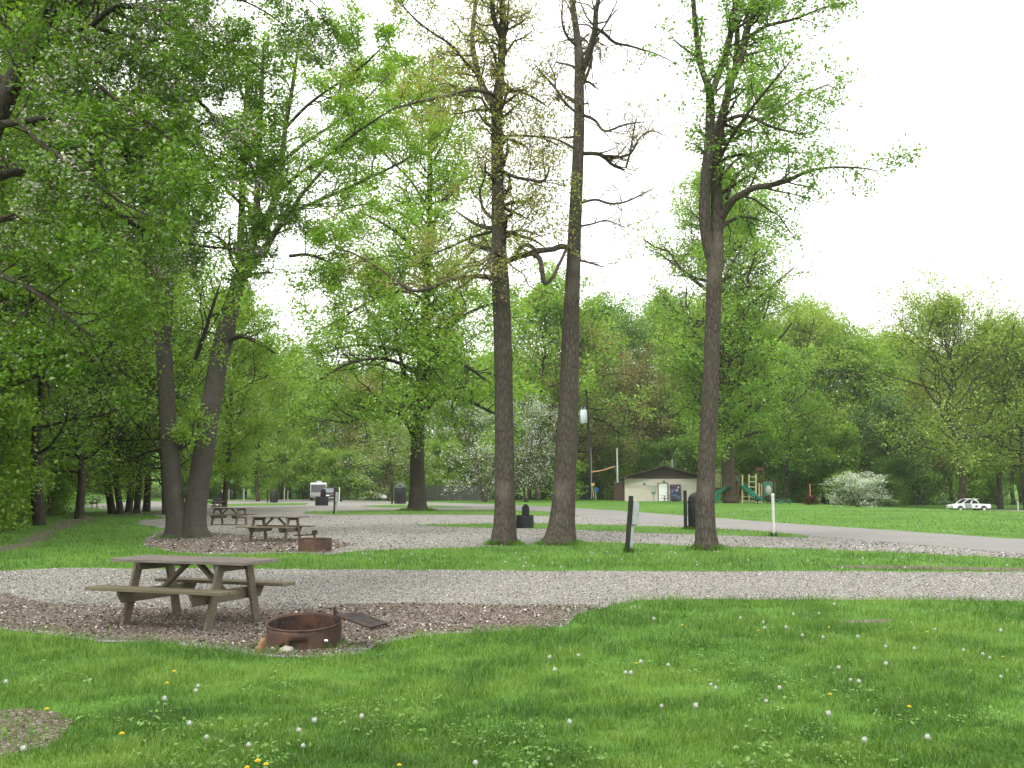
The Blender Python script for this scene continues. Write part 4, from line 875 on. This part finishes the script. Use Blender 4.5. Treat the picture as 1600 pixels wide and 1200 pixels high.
# thin posts
def post(px, py, h, w, mat, label, cat='post', cap=False, group='thin posts marking the sites', lean=0):
    t = thing('marker_post', G(px, py), 0, label, cat, group); t.rotation_euler = (0, lean, 0)
    m = MB(); m.tube([(0,0,-.02),(0,0,h)], w/2, 10); m.build('pipe', mat, t)
    m = MB(); m.lathe([(w*.56,h-.06),(w*.56,h+.01),(w*.3,h+.03),(0,h+.03)], 12); m.build('cap', mat, t); return t
post(1209, 838, 1.4, .1, OFFW, 'white pipe post standing on the grass strip right of the right tall trunk')
for px, py, h, w, lb, ln in ((444,782,1.65,.13,'taller white pipe post right of the middle domed trash can',.02),(449.5,782.5,1.3,.12,'shorter white pipe post right of the middle domed trash can',0),
    (381,781.8,1.4,.1,'white pipe post between the two far left domed trash cans',0),(357.5,781.5,1.4,.08,'thin white pipe post left of the farthest domed trash can',0),
    (530,786,1.7,.12,'white pipe post hidden behind the farther electric pedestal',0),(1591,797.5,.95,.11,'white pipe post at the right end of the far lawn',0),(1480,795.5,.5,.1,'short pale post left of the parked white car',0)):
    post(px, py, h, w, OFFW, lb, lean=ln)
# ---------------------------------------------------------------- building
BW = groundmat('beige_block_wall', [(.35,(.45,.42,.36)),(.65,(.54,.51,.44))], sc=(.5,2,12), bump=.1)
ROOF = simple('dark_brown_roof', (.045,.034,.028), .9, 0, .3, 2, .2)
GAB = simple('dark_gable_siding', (.06,.045,.04), .85, 0, .2, 3)
bl = thing('park_building', G(1039,783.3), R(-8.5), 'low beige block building with dark shallow gable roof beyond the lawn', 'building')
W2, HW, DP = 4.95, 2.8, 11.
m = MB(); m.box((0,DP/2,HW/2-.2), (2*W2,DP,HW+.4)); wl = m.build('wall', BW, bl)
m = MB(); m.prism([(-W2,HW+.003),(W2,HW+.003),(0,HW+1.42)], .02, DP-.02, 'y'); m.build('gable', GAB, bl)
m = MB()
for s in (-1,1):
    m.prism([(0,HW+1.46),(s*(W2+.55),HW-.08),(s*(W2+.55),HW+.1),(0,HW+1.66)], -.6, DP+.6, 'y')
rf = m.build('roof', ROOF, bl)
m = MB(); m.box((0,-.62,HW+.02),(2*W2+.2,.04,.14)); m.build('fascia', GAB, rf)
m = MB(); m.tube([(1.0,4,HW+1.2),(1.0,4,HW+2.5)], .12, 10); m.build('vent_pipe', GRYM, rf)
m = MB(); m.box((-.22,-.02,1.14),(1.3,.06,2.3)); d_ = m.build('door_frame', simple('dark_frame', (.05,.045,.045), .6), bl)
m = MB(); m.box((-.22,-.06,1.1),(1.06,.05,2.14)); dd = m.build('door', WHT, bl)
m = MB(); m.sphere((.2,-.11,1.05), .05, 8, 6); m.build('door_knob', GRYM, dd)
m = MB(); m.box((-1.4,-.1,1.55),(.48,.2,.9)); eb = m.build('electric_cabinet', simple('pale_green_metal', (.3,.36,.33), .5), bl, bevel=.02)
m = MB(); m.tube([(-1.4,-.06,0),(-1.4,-.06,1.1)], .04, 8); m.build('conduit', GRYM, eb)
m = MB(); m.box((-2.5,-.03,2.15),(.22,.06,.2)); m.build('vent', BLK, bl)
m = MB(); m.box((-.1,-.1,2.55),(.3,.2,.16)); m.build('wall_lamp', GRYM, bl, bevel=.03)
m, nt, out = newmat('colour_panel'); n = N(nt); tcx = n('ShaderNodeTexCoord'); vv = n('ShaderNodeTexVoronoi', inp={'Vector': tcx.outputs['Object'], 'Scale': 5.0})
sc_ = n('ShaderNodeSeparateColor', inp={0: vv.outputs['Color']}); cc = n.ramp(sc_.outputs[0], [(.0,(.015,.02,.06)),(.4,(.02,.05,.14)),(.62,(.2,.02,.03)),(.78,(.05,.14,.3)),(.92,(.5,.52,.55))]); nt.nodes[-1].color_ramp.interpolation = 'CONSTANT'
b = n('ShaderNodeBsdfPrincipled', inp={'Base Color': cc, 'Roughness': .35}); nt.links.new(b.outputs[0], out.inputs[0]); PANEL = m
vm = thing('notice_board', G(1039,783.3)+np.array([1.22,-.55,0]), R(-8.5), 'dark blue and red notice panel right of the building door', 'notice board')
m = MB(); m.box((0,.1,1.1),(1.3,.35,1.95)); m.build('cabinet', simple('navy_box', (.03,.035,.09), .4), vm, bevel=.03)
m = MB(); m.box((0,-.09,1.2),(1.16,.03,1.6)); m.build('front_panel', PANEL, vm)
# chimney-like store with white pole
st_ = thing('storage_shed', G(970.5,782), 0, 'small flat brown storage shed at the left end of the beige building', 'shed')
m = MB(); m.box((0,1,1.1),(1.75,2,2.4)); m.build('shed_wall', simple('brown_shed', (.095,.06,.052), .8, 0, .12, 2), st_)
m = MB(); m.box((0,1,2.34),(1.9,2.2,.1)); m.build('shed_roof', simple('shed_roof', (.2,.18,.17), .8), st_)
m = MB(); m.tube([(-.15,2.6,0),(-.2,2.6,7.0)], .12, 10); o = m.build('white_pole', OFFW, None, loc=G(970.5,782)); tag(o, 'tall white pole rising behind the small brown shed', 'pole')
# utility pole
up = thing('utility_pole', G(925.5,783.5), 0, 'dark leaning wooden utility pole with pale transformer can', 'utility pole')
dU = G(925.5,783.5)[1]; k_ = dU/F
b0_ = np.array(G(925.5,783.5)); rel = lambda px, py, dd=0: P(px, py, dU+dd)-b0_
m = MB(); m.tube([rel(926,781), rel(922,715), rel(916,608)], [.24,.2,.14], 10); m.build('pole', BLKW, up)
m = MB(); a_, b_ = rel(912.5,661.5,-.4), rel(911.5,640.5,-.4); m.tube([a_, a_+(b_-a_)*.05, b_*.96+a_*.04, b_], [.38,.44,.44,.34], 14); tf = m.build('transformer', simple('pale_blue_metal', (.45,.52,.56), .45), up)
m = MB()
for s in (-.2,.2): m.tube([b_+np.array([s,0,0]), b_+np.array([s,0,.35])], .07, 8)
m.build('insulator', GRYM, tf)
m = MB(); m.tube([rel(924,738,-.2), rel(942,735,-.8), rel(960,729,-.9)], .09, 8); m.build('side_arm', simple('orange_wood', (.4,.22,.12), .7), up)
m = MB(); m.tube([rel(928,778,-.3), rel(925,757,-.3)], .05, 6); m.box(tuple(rel(926,757,-.35)), (.42,.06,.35)); m.build('tag_plate', simple('ochre_plate', (.5,.38,.12), .6), up)
gw = MB(); gw.tube([rel(923.5,700,-.2), rel(924.5,780,-.6)], .035, 6); gw.build('ground_wire_cover', GRYM, up)
sg = thing('blue_sign', G(931,781.5), 0, 'small blue sign on a white post beside the leaning utility pole', 'sign')
m = MB(); m.tube([(0,0,0),(0,0,1.7)], .06, 8); m.build('sign_post', OFFW, sg)
m = MB(); m.box((-.05,-.08,1.42),(.62,.04,.62)); m.box((.28,-.08,1.42),(.28,.04,.28),(0,R(45),0)); m.build('sign_plate', simple('blue_sign_paint', (.05,.2,.45), .4), sg)
db = thing('dumpster', G(916,781), 0, 'black waste container left of the foot of the utility pole', 'dumpster')
m = MB(); m.prism([(-.5,.1),(.45,.1),(.5,1.35),(-.52,1.35)], 0, 1.2, 'y'); m.build('bin_body', BLK, db, bevel=.03)
m = MB(); m.prism([(-.55,1.36),(.54,1.36),(.5,1.5),(-.45,1.5)], -.05, 1.25, 'y'); m.build('lid', BLKW, db, bevel=.02)
m = MB(); m.box((-.35,.1,.05),(.14,.14,.1)); m.box((.35,.1,.05),(.14,.14,.1)); m.build('caster', GRYM, db)
def hyd(px, py, h, label, mat, top):
    t = thing('hydrant', G(px,py), 0, label, 'hydrant'); m = MB(); m.tube([(0,0,0),(0,0,h)], .08, 8); m.build('stand_pipe', mat, t)
    m = MB(); m.sphere((0,0,h), .14, 10, 6); m.build('valve_head', top, t)
hyd(943,780.5,.9,'short black water standpipe left of the small brown shed', BLK, WHT); hyd(949,779.5,1.4,'white headed water standpipe between utility pole and brown shed', BLKW, WHT)
# ---------------------------------------------------------------- playground
GRN = simple('green_plastic', (.01,.16,.1), .35, 0, .1, 3, spec=.5); CRM = simple('cream_metal', (.55,.5,.3), .5, 0, .1, 3); BRN = simple('brown_metal', (.13,.05,.03), .5, 0, .15, 3); CLR = simple('clear_plastic', (.42,.42,.36), .25, 0, .1, 3)
pb = G(1160,786); dP = pb[1]; kp = dP/F
pg = thing('playground_structure', pb, 0, 'playground climbing frame with green slides, cream ladders and brown posts', 'playground')
pp = lambda px, py, dd=0: P(px, py, dP+dd)-pb
def pst(px, y0, y1, mat, dd=0, w=.09):
    m = MB(); m.tube([pp(px,y0,dd), pp(px,y1,dd)], w, 8); m.build('post', mat, pg)
for px, y1, dd in ((1116,728,1),(1130,728,1),(1116,728,3),(1131,728,3),(1150,738,1.5),(1154,742,0),(1182,733,1.5),(1192,733,1.5),(1210,750,1)): pst(px, 786 if dd < 2 else 785, y1, BRN, dd)
for px, y1, dd in ((1160,742,0),(1170,741,.5),(1181,741,.5),(1186,755,1),(1190,756,1)): pst(px, 786, y1, CRM, dd)
m = MB(); m.box(tuple(pp(1123,763,2)), (1.3,2.2,.12)); m.build('deck', BRN, pg); m = MB(); m.box(tuple(pp(1156,756,1.2)), (1.2,1.4,.12)); m.build('deck', BRN, pg)
m = MB(); m.box(tuple(pp(1187,733,1.5)), (.9,.1,.25)); m.tube([pp(1182,752,1.5), pp(1210,752,1)], .06, 6); m.build('top_rail', BRN, pg)
m = MB()
for i in range(6): m.tube([pp(1116+i*2.8,763,1), pp(1116+i*2.8,742,1)], .045, 6)
m.tube([pp(1116,742,1), pp(1130,742,1)], .06, 6); m.tube([pp(1116,735,1), pp(1130,735,1)], .05, 6); m.build('railing', CRM, pg)
m = MB()
for yy in (745,753,761,769,777,783): m.tube([pp(1170,yy,.5), pp(1181,yy,.5)], .055, 6)
for yy in (768,776,783): m.tube([pp(1160,yy,0), pp(1170,yy,.3)], .055, 6)
m.build('ladder_rungs', CRM, pg)
def chute(path, w, hgt, name):
    m = MB(); path = [np.array(p) for p in path]; n_ = len(path)
    pts = np.array(path); T = np.gradient(pts, axis=0); sec = [(-w,hgt),(-w*.9,0),(w*.9,0),(w,hgt),(w*1.15,hgt),(w*1.05,-.05),(-w*1.05,-.05),(-w*1.15,hgt)]
    vs = []
    for p, t_ in zip(pts, T):
        s_ = np.cross(t_, (0,0,1)); s_ /= np.linalg.norm(s_)+1e-9
        for a, b in sec: vs.append(p+s_*a+np.array([0,0,b]))
    fs = [(i*8+k, i*8+(k+1)%8, (i+1)*8+(k+1)%8, (i+1)*8+k) for i in range(n_-1) for k in range(8)]
    m.add(vs, fs); m.build(name, GRN, pg)
chute([pp(1153,755,.6), pp(1157,757,.3), pp(1165,764,-.2), pp(1175,773,-.9), pp(1184,781,-1.5), pp(1189,782.5,-1.8)], .34, .28, 'slide')
ang = np.linspace(0, 1.45*pi, 14); cx, cy = pp(1124,770,.2)[:2]
chute([np.array([cx+.85*cos(a-.3), cy+.75*sin(a-.3)-1, 1.75-1.45*i/13]) for i, a in enumerate(ang)], .33, .3, 'spiral_slide')
m = MB(); m.prism([(-.42,0),(.42,0),(.36,.8),(0,1.0),(-.36,.8)], 0, .06, 'y'); h_ = m.build('slide_hood', GRN, pg, loc=pp(1151,757,.9))
m = MB(); m.prism([(-.5,0),(.5,0),(.5,1.55),(-.5,1.55)], 0, .08, 'y'); h2 = m.build('bubble_panel', GRN, pg, loc=pp(1200.5,775,.6), bevel=.03)
m = MB(); m.sphere((0,0,.62), 1, 16, 10, (.36,.3,.55)); m.build('clear_bubble', CLR, h2)
for i, (px, py) in enumerate(((1162,786),(1177,786))):
    pass
DKT = simple('dark_coated_metal', (.03,.03,.03), .6)
T9 = copy_tree(T1); T9.location = [float(v) for v in G(1192,787.3)]; T9.rotation_euler = (0,0,R(4)); T9['label'] = 'dark picnic table in front of the playground slides'; T9['group'] = 'wooden picnic tables'; T9.scale = (1.15,1,1)
for ch in T9.children: ch.data = ch.data.copy(); ch.data.materials[0] = DKT
def bench(px, py, L_, label):
    t = thing('low_bench', G(px,py), 0, label, 'bench', 'green low benches by the playground')
    m = MB(); m.box((0,0,.42), (L_,.35,.06)); m.build('seat', GRN, t, bevel=.01)
    for s in (-1,1): m = MB(); m.box((s*L_*.38,0,.2), (.08,.3,.39)); m.build('leg', GRN, t)
bench(1214,787.5,.7,'short green bench right beside the dark playground table'); bench(1228,788.5,1.0,'longer green bench farthest right of the playground')
# red bush with post
rb = copy_tree(K['shrub']); rb.location = [float(v) for v in G(1267,789)]; rb.scale = (.45,.4,.18); tag(rb, 'low maroon leaved bush around a thin post right of the playground', 'bush'); del rb['group']
MAR = leafmat('maroon_leaf', [(.06,.02,.018),(.11,.035,.03),(.16,.055,.045)])
for ch in rb.children: ch.data = ch.data.copy(); ch.data.materials[0] = MAR
post(1266.5, 789, 2.0, .12, simple('orange_pipe', (.32,.14,.07), .6), 'thin orange brown post with pale top in the maroon bush')
# ---------------------------------------------------------------- vehicles
CARW = simple('white_car_paint', (.68,.7,.72), .25, 0, .02, 2, spec=.6); GLS = simple('dark_glass', (.02,.025,.03), .08, 0, .1, 1, spec=.8); TYR = simple('tyre_rubber', (.02,.02,.02), .9); CHR = simple('bright_trim', (.5,.5,.5), .3, .8, .05, 2)
RED = simple('tail_lamp_red', (.25,.01,.01), .3); DKP = simple('dark_car_paint', (.035,.037,.045), .25, .2, .05, 2, spec=.6); LMP = simple('lamp_lens', (.7,.7,.68), .15)
def wheel(par, x, y, r_=.34, w=.22, ax='y'):
    m = MB(); n_ = 20
    prof = [(r_*.6,-w/2),(r_*.95,-w/2),(r_,-w*.35),(r_,w*.35),(r_*.95,w/2),(r_*.6,w/2)]
    vs = [(x+a*cos(2*pi*k/n_), y+b, r_+a*sin(2*pi*k/n_)) for a, b in prof for k in range(n_)]
    m.add(vs, [(i*n_+k, i*n_+(k+1)%n_, (i+1)*n_+(k+1)%n_, (i+1)*n_+k) for i in range(5) for k in range(n_)], True); wh = m.build('wheel', TYR, par)
    m = MB(); vs = [(x+a*cos(2*pi*k/n_), y+b, r_+a*sin(2*pi*k/n_)) for a, b in ((r_*.62,-w*.42),(r_*.5,-w*.3),(0.001,-w*.3),(.001,w*.3),(r_*.5,w*.3),(r_*.62,w*.42)) for k in range(n_)]
    m.add(vs, [(i*n_+k, i*n_+(k+1)%n_, (i+1)*n_+(k+1)%n_, (i+1)*n_+k) for i in range(5) for k in range(n_)], True); m.build('rim', CHR, wh)
vc = thing('parked_car', GX(1513,113)-np.array([0,0,.12]), R(4), 'white open backed small car parked at the far right edge of the lawn', 'car', scale=.98)
m = MB(); m.prism([(-2.2,.35),(2.2,.35),(2.25,.6),(2.2,.84),(.9,.88),(-1.0,.92),(-1.9,.8),(-2.22,.65)], -.82, .82, 'y'); m.build('body', CARW, vc, bevel=.05)
m = MB(); m.prism([(-1.05,.93),(-.4,1.36),(.75,1.38),(.95,.89)], -.7, .7, 'y'); m.build('cabin_glass', GLS, vc, bevel=.05)
m = MB()
for s in (-.72,.72):
    m.tube([(-1.1,s,.92),(-.42,s*.95,1.38),(.1,s*.95,1.42),(.75,s*.95,1.4)], .045, 8); m.tube([(-.1,s,.9),(.08,s*.95,1.22),(.38,s*.95,1.36),(.7,s,1.15),(.85,s,.88)], .07, 8)
m.box((.15,0,1.405),(1.2,1.36,.05)); m.build('roof', CARW, vc)
m = MB(); m.prism([(-.75,.42),(-.15,.42),(-.12,.88),(-.85,.9)], -1.0, -.84, 'y'); m.build('open_door', GRYM, vc, bevel=.03)
for x in (-1.4,1.35):
    for y in (-.76,.76): wheel(vc, x, y)
m = MB(); m.box((-2.2,-.55,.68),(.08,.3,.14)); m.build('headlight', LMP, vc); m = MB(); m.box((-2.2,.55,.68),(.08,.3,.14)); m.build('headlight', LMP, vc)
m = MB(); m.box((2.28,0,.5),(.08,1.5,.16)); m.build('bumper', DKP, vc)
m = MB(); m.prism([(.35,.5),(.6,.5),(.65,.62),(.5,.72),(.34,.64)], -.835, -.822, 'y'); m.build('door_emblem', DKP, vc)
mh = thing('motorhome', GX(497,132), R(9), 'white motorhome with large dark windscreen parked behind the dark vehicle', 'motorhome', scale=.94)
m = MB(); m.prism([(-.0,.4),(6.2,.4),(6.2,2.45),(.55,2.5),(.12,2.3),(-.05,1.1)], -1.12, 1.12, 'x')
m.v = [(x, y, z) for x, y, z in m.v]; m.build('body', CARW, mh, bevel=.07)
m = MB(); m.prism([(-.075,1.15),(-.045,1.15),(.13,2.2),(.1,2.2)], -.98, .98, 'x'); m.build('windscreen', GLS, mh, bevel=.01)
for z, y0 in ((1.6,1.2),(1.6,2.8),(1.6,4.4)):
    m = MB(); m.box((-1.13,y0,z),(.04,1.1,.6)); m.build('window', GLS, mh); m = MB(); m.box((1.13,y0,z),(.04,1.1,.6)); m.build('window', GLS, mh)
m = MB(); m.box((.05,1.4,2.6),(.7,.9,.28)); m.build('roof_unit', WHT, mh, bevel=.04)
m = MB(); m.box((0,-.1,.62),(2.1,.14,.3)); m.build('bumper', CHR, mh, bevel=.03)
for s in (-.85,.85): m = MB(); m.box((s,-.07,.92),(.28,.08,.18)); m.build('headlight', LMP, mh)
def wheel_y(par, x, y, r_=.34, w=.22):
    m = MB(); m.tube([(x-w/2,y,r_),(x+w/2,y,r_)], r_, 20); wh = m.build('wheel', TYR, par); m = MB(); m.tube([(x-w/2-.01,y,r_),(x+w/2+.01,y,r_)], r_*.55, 14); m.build('rim', CHR, wh)
for y in (1.0,4.6):
    for s in (-.98,.98): wheel_y(mh, s, y, .38)
sv = thing('parked_car', GX(511.5,121), R(-4), 'dark tall parked car seen from behind, right in front of the motorhome', 'car', scale=.95)
m = MB(); m.prism([(0,.42),(4.3,.4),(4.3,.95),(3.2,1.05),(.05,1.05),(-.06,.8)], -.95, .95, 'x'); m.build('body', DKP, sv, bevel=.08)
m = MB(); V_ = [(-.93,.02,1.06),(.93,.02,1.06),(.93,3.1,1.06),(-.93,3.1,1.06),(-.74,.3,1.74),(.74,.3,1.74),(.74,2.2,1.74),(-.74,2.2,1.74)]
m.add(V_, [(3,2,1,0),(4,5,6,7),(0,1,5,4),(1,2,6,5),(2,3,7,6),(3,0,4,7)]); m.build('cabin', DKP, sv, bevel=.06)
m = MB(); V_ = [(-.74,.03,1.14),(.74,.03,1.14),(.64,.26,1.64),(-.64,.26,1.64)]; m.add([(a,b-.03,c_) for a,b,c_ in V_]+[(a,b-.045,c_) for a,b,c_ in V_], [(0,1,2,3),(4,5,6,7),(0,1,5,4),(1,2,6,5),(2,3,7,6),(3,0,4,7)]); m.build('rear_window', simple('grey_glass', (.12,.14,.16), .1, spec=.8), sv)
for s in (-.82,.82): m = MB(); m.box((s,-.06,.9),(.2,.1,.3)); m.build('tail_light', RED, sv, bevel=.02)
m = MB(); m.box((0,-.1,.5),(1.8,.14,.2)); m.build('bumper', simple('grey_bumper', (.2,.2,.2), .5), sv, bevel=.03)
m = MB(); m.box((0,-.08,.78),(.5,.03,.14)); m.build('number_plate', WHT, sv)
for s in (-.7,.7): m = MB(); m.tube([(s,.4,1.79),(s,2.1,1.79)], .03, 6); m.build('roof_rail', CHR, sv)
for y in (.8,3.5):
    for s in (-.85,.85): wheel_y(sv, s, y)
# white folded canopy, tarp, fence
cn = thing('canopy_tent', G(588,781.5), R(8), 'low white canopy roof with blue side, left of the conical lidded bin', 'canopy')
m = MB(); a_ = 2.1; V_ = [(-a_,-1.5,.28),(a_,-1.5,.28),(a_,1.5,.28),(-a_,1.5,.28),(-.15,0,1.05),(.25,0,1.05)]; m.add(V_, [(0,1,5,4),(1,2,5),(2,3,4,5),(3,0,4),(3,2,1,0)]); m.build('roof', WHT, cn, bevel=.02)
m = MB(); m.box((0,0,.12),(2*a_-.1,2.9,.3)); m.build('side_wall', simple('blue_fabric', (.12,.25,.42), .7), cn)
for sx in (-1,1):
    for sy in (-1,1): m = MB(); m.tube([(sx*2.0,sy*1.4,0),(sx*2.0,sy*1.4,.3)], .03, 6); m.build('leg', GRYM, cn)
post(562, 781.5, .95, .14, OFFW, 'short white post with wide cap at the left end of the canopy roof')
m = MB(); m.sphere((0,0,.15), 1, 14, 8, (.62,.5,.34)); o = m.build('tarp_bundle', simple('pale_tarp', (.45,.47,.47), .7, 0, .2, 3), None, loc=G(716,782))
for v in o.data.vertices: v.co.x *= random.uniform(.85,1.1); v.co.z = max(0, v.co.z*random.uniform(.75,1.1))
tag(o, 'pale low covered bundle on the far lawn right of the broad green tree', 'bundle')
FEN = simple('dark_fence_board', (.07,.072,.066), .9, 0, .3, 4)
a0, a1 = GX(660,131), GX(765,133); fn = thing('board_fence', (a0+a1)/2, math.atan2((a1-a0)[1], (a1-a0)[0]), 'dark grey board fence behind the white flowering dogwoods', 'fence'); LF = np.linalg.norm(a1-a0)
m = MB(); x = -LF/2
while x < LF/2: m.box((x+.09,0,1.0+random.uniform(-.02,.02)),(.17,.025,2.0)); x += .185
m.build('board_panel', FEN, fn)
for x in np.arange(-LF/2, LF/2+.1, LF/4): m = MB(); m.box((x,.08,1.05),(.1,.1,2.15)); m.build('fence_post', FEN, fn)
sheet('gravel_lane', [(1535,797.0),(1700,797.5),(1700,799.5),(1535,798.6)], .006, GV, jag=.02, step=2)
# ---------------------------------------------------------------- dandelions
r = np.random.default_rng(5)
STEM = simple('dandelion_stem', (.16,.2,.07), .7); m, nt, out = newmat('seed_fluff'); n = N(nt)
d1_ = n('ShaderNodeBsdfDiffuse', inp={'Color': (.52,.52,.5,1)}); t1_ = n('ShaderNodeBsdfTransparent'); nz_ = n('ShaderNodeTexNoise', inp={'Scale': 9.0, 'Detail': 2, 'Vector': n('ShaderNodeTexCoord').outputs['Generated']})
mx_ = n('ShaderNodeMixShader', inp={0: n.ramp(nz_.outputs[0], [(.35,(.2,)*3),(.65,(.9,)*3)]), 1: t1_.outputs[0], 2: d1_.outputs[0]}); nt.links.new(mx_.outputs[0], out.inputs[0]); FLUFF = m
YEL = simple('dandelion_yellow', (.8,.55,.02), .7, 0, .15, 60)
def dand(kind, lbl):
    t = thing('dandelion', (0,0,0), 0, lbl, 'dandelion')
    m = MB(); m.tube([(0,0,0),(.004,.003,.05),(.01,.005,.1)], .002, 5); m.build('stem', STEM, t)
    m = MB()
    if kind == 'w':
        m.sphere((.01,.005,.108), .013, 10, 8)
        for _ in range(60):
            v = r.normal(size=3); v /= np.linalg.norm(v); p = np.array([.01,.005,.108])+v*.018; s_ = np.cross(v, (0,.3,1)); s_ /= np.linalg.norm(s_); u_ = np.cross(v, s_)
            m.add([p-s_*.004, p+u_*.004, p+s_*.004, p-u_*.004], [(0,1,2,3)])
        m.build('seed_head', FLUFF, t)
    else:
        for ringi, (rr, zz) in enumerate(((.02,.098),(.015,.103),(.008,.107))):
            for k in range(14):
                a = 2*pi*k/14+ringi*.3; c_ = np.array([.01,.005,0]); pd_ = np.array([cos(a), sin(a), 0]); sd = np.array([-sin(a), cos(a), 0])
                m.add([c_+np.array([0,0,.098]), c_+pd_*rr*.7-sd*.003+np.array([0,0,zz]), c_+pd_*rr+np.array([0,0,zz+.002]), c_+pd_*rr*.7+sd*.003+np.array([0,0,zz])], [(0,1,2,3)])
        m.build('flower_head', YEL, t)
    return t
W0 = dand('w', ''); Y0 = dand('y', '')
firsts = {'w': True, 'y': True}
def pd_(kind, px, py, lbl, grp, s=1.0):
    src = W0 if kind == 'w' else Y0; o = src if firsts[kind] else copy_tree(src); firsts[kind] = False
    o.location = [float(v) for v in G(px, py, .1*s)-np.array([0,0,.1*s])]; o.rotation_euler = (0,0,r.uniform(0,6.28)); o.scale = (s,s,s); o['label'] = lbl; o['group'] = grp
rt = [(470,449),(575,449),(1106,556),(1060,367),(1087,371),(1025,328),(1170,262),(1171,317),(1083,232),(1325,208),(1408,273),(1473,286),(1492,297),(962,158),(877,161),(716,173),(853,202),(783,186),(786,203),(908,226),(116,296),(130,334),(359,344),(377,345),(407,310),(492,320),(624,382),(635,392),(840,391),(795,434),(989,474),(175,498),(387,137),(441,175),(150,198),(1009,130),(974,233),(1524,212),(1530,356),(211,289),(1295,545),(1260,268),(1010,128)]
lf = [(590,502),(782,570),(951,573),(988,493),(937,523),(1127,480),(648,547),(80,581),(511,427),(23,372),(608,400),(622,385),(1490,627)]
for x, y in rt: pd_('w', 800+x/2, 880+y/2, 'white dandelion seed head standing in the near lawn right of the fire ring', 'white dandelions in the near right lawn', r.uniform(.8,1.15))
for x, y in lf: pd_('w', x/2, 880+y/2, 'white dandelion seed head in the lawn in front of the near table and fire ring', 'white dandelions in the near left lawn', r.uniform(.8,1.1))
for x, y in ((548,337),(376,532),(799,617),(831,629),(145,455),(519,374),(1247,631),(769,636)): pd_('y', x/2, 880+y/2, 'yellow dandelion flower in the lawn in front of the near table and fire ring', 'yellow dandelions in the near left lawn', r.uniform(.7,.95))
for x, y in ((1563,185),(1533,292),(1246,184),(1296,215),(533,194),(771,209),(386,312),(995,408),(1245,448),(988,200)): pd_('y', 800+x/2, 880+y/2, 'yellow dandelion flower in the near lawn right of the fire ring', 'yellow dandelions in the near right lawn', r.uniform(.7,.95))
for k in range(58): pd_('w', r.uniform(560,1640), r.uniform(860,888), 'white dandelion on the grass strip in front of the three tall trunks', 'white dandelions on the middle grass strip', r.uniform(.9,1.3))
k = 0
while k < 60:
    px = r.uniform(880, 1640); y0 = np.interp(px, [880,1100,1260,1400,1600], [786,795,800,805,815]); y1 = np.interp(px, [880,1100,1260,1400,1600], [791,805,817,826,840]); py = r.uniform(y0, y1)
    pd_('w', px, py, 'distant white dandelion dot on the lawn beyond the road', 'white dandelions on the far lawn', r.uniform(1.1,1.9)); k += 1
